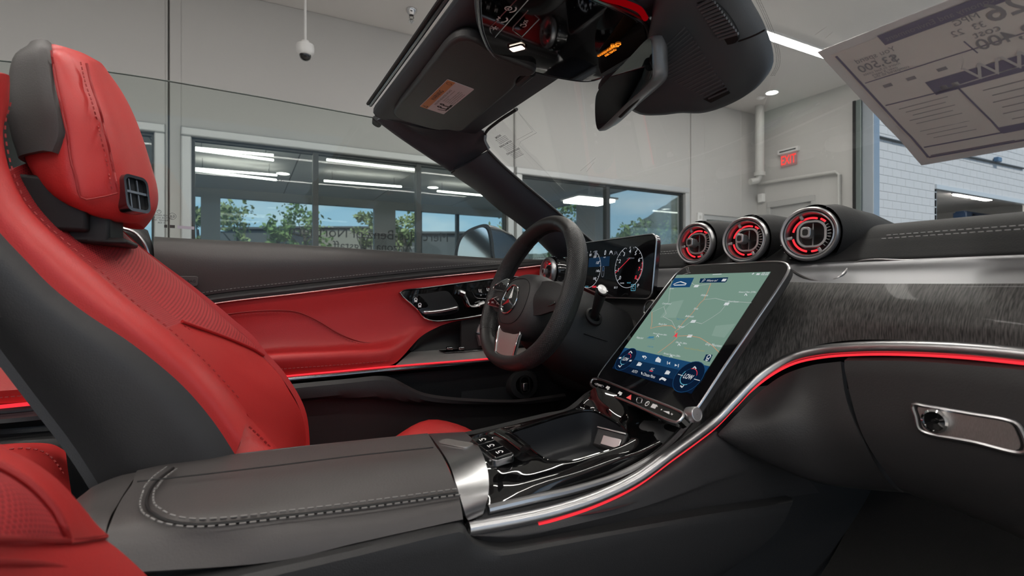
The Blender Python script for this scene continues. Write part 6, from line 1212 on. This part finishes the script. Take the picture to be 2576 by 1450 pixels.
MB().tube([q + V((0, -.0005, .0008)) for q in sp3], .0017, 6).build('seam', M_pl2, arm)
m = MB(); inn = sum(sp3, V((0, 0, 0))) / 60 + V((.08, .05, 0))
for s_ in (1, -1):
    off = []
    for i, q in enumerate(sp3):
        t_ = (sp3[min(i + 1, 59)] - sp3[max(i - 1, 0)]).normalized(); n2 = V((-t_.y, t_.x, 0)).normalized(); off.append(q + n2 * .0055 * s_ + V((0, 0, .0016 + (.0018 if n2.y * s_ > 0 else -.0012))))
    stitches(m, off, (-.1, -.3, 1), .006, .003, .0016, .0014)
m.build('stitching', M_gthr, arm, smooth=False, kind='stuff')
MB().tube(spl([onlid(a, b) + V((0, 0, .0004)) for a, b in ((1090, 1127), (900, 1147), (700, 1172), (500, 1196), (345, 1213))], 40), .0009, 6).build('crease', M_pl2, arm)
band([UZ(-.233, (348, 1188), (300, 1262))+ U3((265, 1345, .60), (262, 1450, .58)), UZ(-.236, (300, 1198), (250, 1255)) + U3((225, 1330, .62), (230, 1440, .60)), [U(238, 1223, Z=-.248), U(185, 1268, Z=-.256), U(165, 1330, Z=-.27), U(170, 1400, Z=-.29)], [U(225, 1245, Z=-.29), U(175, 1290, Z=-.30), U(150, 1350, Z=-.31), U(150, 1420, Z=-.33)]], 'armrest_end', M_gry, cs, 24, 20, .01)
band([U3((1166, 1312, .578), (900, 1372, .578), (700, 1418, .578), (270, 1500, .585)), U3((1168, 1325, .582), (900, 1390, .582), (700, 1440, .582), (270, 1560, .585))], 'lid_gap', M_pl2, cs, 30, 6, .006)
# console flank
lo = [(150, 1545), (400, 1488), (560, 1452), (900, 1376), (1120, 1327), (1166, 1322), (1176, 1340), (1192, 1358), (1225, 1372), (1262, 1376), (1400, 1354), (1590, 1319), (1800, 1282), (1900, 1268), (1992, 1254)]
b0 = [U(a, b, Y=.560) for a, b in lo]; b1 = [U(a, b + 14, Y=.548) for a, b in lo]
b2 = [U(a, b, Y=.546) for a, b in ((150, 1640), (560, 1530), (900, 1450), (1200, 1420), (1500, 1390), (1800, 1345), (1962, 1330))]
b3 = [U(a, b, Y=.556) for a, b in ((150, 1900), (600, 1780), (1000, 1660), (1400, 1560), (1700, 1490), (1845, 1428))]; b4 = [U(a, b, Y=.575) for a, b in ((150, 2300), (600, 2100), (1100, 1800), (1400, 1680), (1600, 1600), (1700, 1520))]
band([[q + V((0, .02, 0)) for q in b0], b0, b1, b2, b3, b4], 'flank_lower', M_pls, cs, 110, 34, .01)
ut = [U(a, b, Y=.574) for a, b in ((1180, 1342), (1300, 1321), (1400, 1300), (1500, 1268), (1600, 1228), (1690, 1177), (1750, 1130), (1808, 1090))]
um = [U(a, b, Y=.566) for a, b in ((1182, 1348), (1300, 1345), (1400, 1328), (1600, 1276), (1750, 1215), (1850, 1160), (1900, 1150))]
ub_ = [U(a, b, Y=.572) for a, b in ((1185, 1352), (1205, 1362), (1262, 1371), (1400, 1349), (1590, 1313), (1800, 1275), (1990, 1250), (2062, 1240))]; ur = [U(a, b, Y=.568) for a, b in ((1184, 1350), (1300, 1358), (1500, 1310), (1700, 1258), (1850, 1210), (1960, 1190), (2030, 1206))]
band([[q + V((0, .015, .006)) for q in ut], ut, um, ur, ub_], 'flank_upper', M_blk, cs, 70, 26, .01)
lf = U3((1500, 975, .755), (1480, 990, .770), (1462, 1012, .778), (1430, 1036, .780), (1380, 1047, .780), (1300, 1066, .780), (1240, 1081, .780), (1166, 1098, .782))
band([lf, [q + V((0, .006, -.02)) for q in lf], [q + V((0, .008, -.15)) for q in lf], [q + V((0, .008, -.36)) for q in lf]], 'flank_left', M_pl2, cs, 40, 20, .01, )
lf2 = [V((.27, .80, -.245)), V((.1, .805, -.245)), V((-.1, .80, -.25))]
band([lf2, [q + V((0, .0, -.15)) for q in lf2], [q + V((0, 0, -.35)) for q in lf2]], 'flank_left', M_pls, cs, 20, 12, .01)
MB().bb(.56, 1.2, .60, .80, -.62, -.22).build('tunnel', M_pls, cs, bevel=.03)
# ------------------------------------------------------------------ floor carpet and tub
fl = thing('footwell_carpet', 'dark carpet in the passenger footwell under the glove box', 'carpet', (.9, .3, FLOOR + .3))
band([[V((-.4, y, -.60)) for y in (-.10, .2, .56)], [V((.3, y, -.60)) for y in (-.10, .2, .56)], [V((.75, y, -.58)) for y in (-.10, .2, .56)], [V((1.05, y, -.48)) for y in (-.10, .2, .60)], [V((1.25, y, -.28)) for y in (-.10, .2, .62)], [V((1.30, y, -.05)) for y in (-.10, .2, .62)]], 'passenger_side', M_carp, fl, 30, 50, .02)
band([[V((.55, 1.375, z)) for z in (.05, -.3, -.66)], [V((.9, 1.37, z)) for z in (.05, -.3, -.66)], [V((1.34, 1.36, z)) for z in (.05, -.3, -.66)]], 'kick_panel', M_pls, fl, 12, 12, .01)
band([[V((-.4, y, -.60)) for y in (.60, 1.0, 1.40)], [V((.6, y, -.60)) for y in (.60, 1.0, 1.40)], [V((1.05, y, -.50)) for y in (.60, 1.0, 1.40)], [V((1.25, y, -.28)) for y in (.60, 1.0, 1.40)], [V((1.30, y, .02)) for y in (.60, 1.0, 1.40)]], 'driver_side', M_carp, fl, 30, 40, .02)
bd = thing('car_shell', 'gloss black car body shell below the cabin and ahead of the windshield', 'car body', (.5, .66, FLOOR + .15)); M_pnt = bpy.data.materials['black_car_paint']
band([[V((1.32, y, .03)) for y in (-.12, .3, .66, 1.0, 1.44)], [V((1.7, y, .03 + .02 * (1 - abs(y - .66)))) for y in (-.14, .3, .66, 1.0, 1.46)], [V((2.2, y, .0)) for y in (-.10, .3, .66, 1.0, 1.42)], [V((2.5, y, -.22)) for y in (-.05, .3, .66, 1.0, 1.36)]], 'hood', M_pnt, bd, 30, 24, .02)
MB().bb(-1.6, 2.3, -.14, 1.47, FLOOR + .18, FLOOR + .28).build('floor_pan', M_pl2, bd, smooth=False)
MB().bb(-2.2, -1.15, -.12, 1.48, FLOOR + .28, .06).build('rear_body', M_pnt, bd, bevel=.05)
MB().bb(-1.15, -.33, 1.47, 1.52, FLOOR + .28, .09).build('rear_quarter', M_pnt, bd, bevel=.02)
for x in (1.65, -1.4):
    for y in (-.05, 1.40): MB().lathe([(.33, -.11), (.335, .0), (.33, .11)], Fr((x, y, FLOOR + .335), (1, 0, 0), (0, 0, 1), (0, 1, 0)), 40).build('wheel', M_rub, bd)

# ------------------------------------------------------------------ steering wheel
tw = math.radians(21); wc = U(1331, 742, Y=1.01)
fW = Fr(wc, (0, -1, 0), (math.sin(tw), 0, math.cos(tw))); fW.n = V((-math.cos(tw), 0, math.sin(tw))); fW.e2 = V((math.sin(tw), 0, math.cos(tw)))
stw = thing('steering_wheel', 'black leather flat-bottomed steering wheel with silver lower spoke', 'steering wheel', wc)
def rimp(a):
    c, s_ = math.cos(a), math.sin(a)
    if s_ >= 0: return .166 * c, .174 * s_
    return .167 * math.copysign(abs(c) ** .92, c), -.158 * abs(s_) ** .80
def rimseg(a0, a1, mt, nm, grow=0.0, **k):
    P = [fW(*rimp(math.radians(a))) for a in np.linspace(a0, a1, 44)]
    return MB().tube(P, .0165 + grow, 20, up=tuple(fW.n), flat=1.35, cap=True).build(nm, mt, stw, **k)
rimseg(52, 128, M_rim, 'rim', label='smooth leather rim top'); rimseg(128, 214, M_perf, 'rim_grip', .0006, label='perforated leather grip'); rimseg(-62, 52, M_perf, 'rim_grip', .0006); rimseg(214, 298, M_rim, 'rim')
m = MB(); 
for a0, a1 in ((40, 140), (140, 225), (300, 400)):
    inn_ = []
    for a in np.linspace(a0, a1, 60): x, y = rimp(math.radians(a)); inn_.append(fW(x * .905, y * .905, -.004))
    for i in range(0, 59): d = (inn_[i + 1] - inn_[i]); m.box(lerp(inn_[i], inn_[i + 1], .5) , (d.length * .6, .0012, .010), Matrix((d.normalized(), fW.n.cross(d.normalized()).normalized(), fW.n)).transposed())
m.build('rim_stitching', M_pl2, stw, smooth=False, kind='stuff')
def hubl(k, c, n=56): return [fW(.006 + .084 * k * math.copysign(abs(math.cos(t)) ** .72, math.cos(t)), -.024 + .070 * k * math.copysign(abs(math.sin(t)) ** .8, math.sin(t)) - .010 * k * (1 if math.sin(t) < 0 else 0) * abs(math.sin(t)), c) for t in np.linspace(0, 2 * math.pi, n, endpoint=False)]
m = MB(); m.grid([hubl(.96, -.03), hubl(1.0, -.012), hubl(.99, .004), hubl(.93, .020), hubl(.80, .032), hubl(.60, .038), hubl(.30, .0405), hubl(.02, .041)], closed=True); hub = m.build('airbag_cover', M_blk, stw, angle=70)
MB().tube(hubl(.70, .0358), .0008, 5, closed=True, up=tuple(fW.n)).build('cover_line', M_pl2, hub)
ec = (0, -.026); em = []
MB().tube([fW(ec[0] + .033 * math.cos(t), ec[1] + .033 * math.sin(t), .0425) for t in np.linspace(0, 2 * math.pi, 48, endpoint=False)], .0018, 8, closed=True, up=tuple(fW.n)).build('emblem_ring', M_chr, hub)
fE = Fr(fW(ec[0], ec[1], .0425), fW.e1, fW.e2, fW.n); fE.e2 = fW.e2
MB().fprism(fE, circ(.0325, 36), -.003, -.001).build('emblem_disc', M_pia, hub)
m = MB()
for a in (90, 210, 330):
    t = math.radians(a); d = (math.cos(t), math.sin(t)); p = (-d[1], d[0]); b = .0062
    v0 = fE(d[0] * .0325, d[1] * .0325, 0); c0 = fE(0, 0, .0028); s1_ = fE(p[0] * b + d[0] * .0036, p[1] * b + d[1] * .0036, -.001); s2_ = fE(-p[0] * b + d[0] * .0036, -p[1] * b + d[1] * .0036, -.001); bk = fE(0, 0, -.001)
    m.add([v0, c0, s1_, s2_, bk], [(0, 1, 2), (0, 3, 1), (0, 2, 4), (0, 4, 3), (1, 3, 4), (1, 4, 2)])
m.build('emblem_star', M_chr, hub, smooth=False)
# side spokes with control pods
for sg_ in (-1, 1):
    sp1 = [fW(sg_ * .055, .022, .022), fW(sg_ * .10, .026, .020), fW(sg_ * .138, .018, .014), fW(sg_ * .168, .004, .006)]
    band([[q - fW.n * .004 for q in sp1], [q + fW.n * .003 for q in [fW(sg_ * .055, -.014, .026), fW(sg_ * .10, -.014, .024), fW(sg_ * .14, -.014, .016), fW(sg_ * .168, -.014, .006)]], [fW(sg_ * .055, -.052, .020), fW(sg_ * .10, -.05, .018), fW(sg_ * .138, -.038, .013), fW(sg_ * .166, -.03, .006)]], 'spoke', M_pls, stw, 16, 12, .012)
    for b0_, dz in (((.012, 0), (-.028, 1)) if sg_ < 0 else ((-.02, 0),)):
        ol = [(sg_ * .066, b0_ + .014), (sg_ * .105, b0_ + .012), (sg_ * .142, b0_ + .002), (sg_ * .148, b0_ - .002), (sg_ * .138, b0_ - .008), (sg_ * .10, b0_ - .012), (sg_ * .066, b0_ - .012)]
        pl = spl([fW(a, b, (.027 if sg_ < 0 else .022) - abs(a) * .06 + .002) for a, b in ol], 40, True)
        pod = MB().prism(pl, fW.n * .003).build('control_pod', M_pia, stw, bevel=.001); (MB().tube([q + fW.n * .003 for q in pl], .0014, 6, closed=True, up=tuple(fW.n)).build('pod_edge', M_chr, pod) if sg_ < 0 else None)
        if sg_ < 0:
            m = MB(); fq = Fr(fW(sg_ * .10, b0_, .0275), fW.e1, fW.e2, fW.n); fq.e2 = fW.e2; [m.text(fq, tx, .0055, a, b, .0005) for tx, a, b in ((('RES', .012, .005), ('CNCL', -.012, -.003), ('SET', .015, -.005)) if dz else (('(', -.006, 0), ('>', .014, .003)))]; m.build('pod_lettering', M_wht, pod, smooth=False)
ls_ = [[fW(-.052, -.076, .018), fW(0, -.080, .021), fW(.052, -.076, .018)], [fW(-.050, -.10, .018), fW(0, -.102, .021), fW(.050, -.10, .018)], [fW(-.046, -.128, .014), fW(0, -.13, .017), fW(.046, -.128, .014)], [fW(-.042, -.152, .010), fW(0, -.154, .013), fW(.042, -.152, .010)]]
band(ls_, 'lower_spoke', M_slv2, stw, 16, 20, .006, label='brushed silver lower spoke')
MB().tube([r[0] + fW.n * .001 for r in ls_], .0022, 8).build('spoke_edge', M_chr, stw); MB().tube([r[-1] + fW.n * .001 for r in ls_], .0022, 8).build('spoke_edge', M_chr, stw)
for sg_ in (-1, 1): MB().tube(spl([fW(sg_ * .105, .05, -.035), fW(sg_ * .142, .03, -.03), fW(sg_ * .150, -.01, -.028), fW(sg_ * .138, -.05, -.03), fW(sg_ * .125, -.07, -.034)], 24), [.003] + [.006] * 22 + [.004], 8).build('shift_paddle', M_sat, stw)
# column shroud and stalk
cl = thing('steering_column', 'black steering column shroud with a gear stalk', 'steering column', fW(0, -.03, -.1))
def shl(c, rx, ry, db, n=36): return [fW(rx * math.copysign(abs(math.cos(t)) ** .7, math.cos(t)), db + ry * math.copysign(abs(math.sin(t)) ** .7, math.sin(t)), c) for t in np.linspace(0, 2 * math.pi, n, endpoint=False)]
m = MB(); m.grid([shl(-.03, .02, .02, -.02), shl(-.03, .068, .066, -.025), shl(-.05, .088, .082, -.03), shl(-.09, .100, .092, -.038), shl(-.15, .108, .098, -.045), shl(-.26, .11, .10, -.05)], closed=True); m.build('shroud', M_pls, cl, angle=60)
MB().tube([fW(.104, -.05, -.10), fW(.106, -.048, -.13), fW(.11, -.046, -.16)], .0012, 5).build('shroud_joint', M_pl2, cl)
sa, sb_ = U(1495, 795, Y=.895), U(1514, 732, Y=.80)
MB().lathe([(.020, -.012), (.020, .0), (.015, .004)], Fr(sa, (1, 0, 0), (0, 0, 1), sb_ - sa), 24).build('stalk_boot', M_rub, cl)
stk = MB().tube([sa, lerp(sa, sb_, .3), lerp(sa, sb_, .7), sb_], [.0085, .0090, .0105, .012], 20).build('gear_stalk', M_pls, cl)
fk = Fr(sb_, (1, 0, 0), (0, 0, 1), sb_ - sa); MB().lathe([(.0125, -.004), (.0135, .001), (.0125, .006), (.010, .0065)], fk, 28).build('stalk_ring', M_pia, stk); MB().lathe([(.010, .003), (.010, .0072), (.0005, .0085)], fk, 24).build('stalk_button', M_vgr, stk)
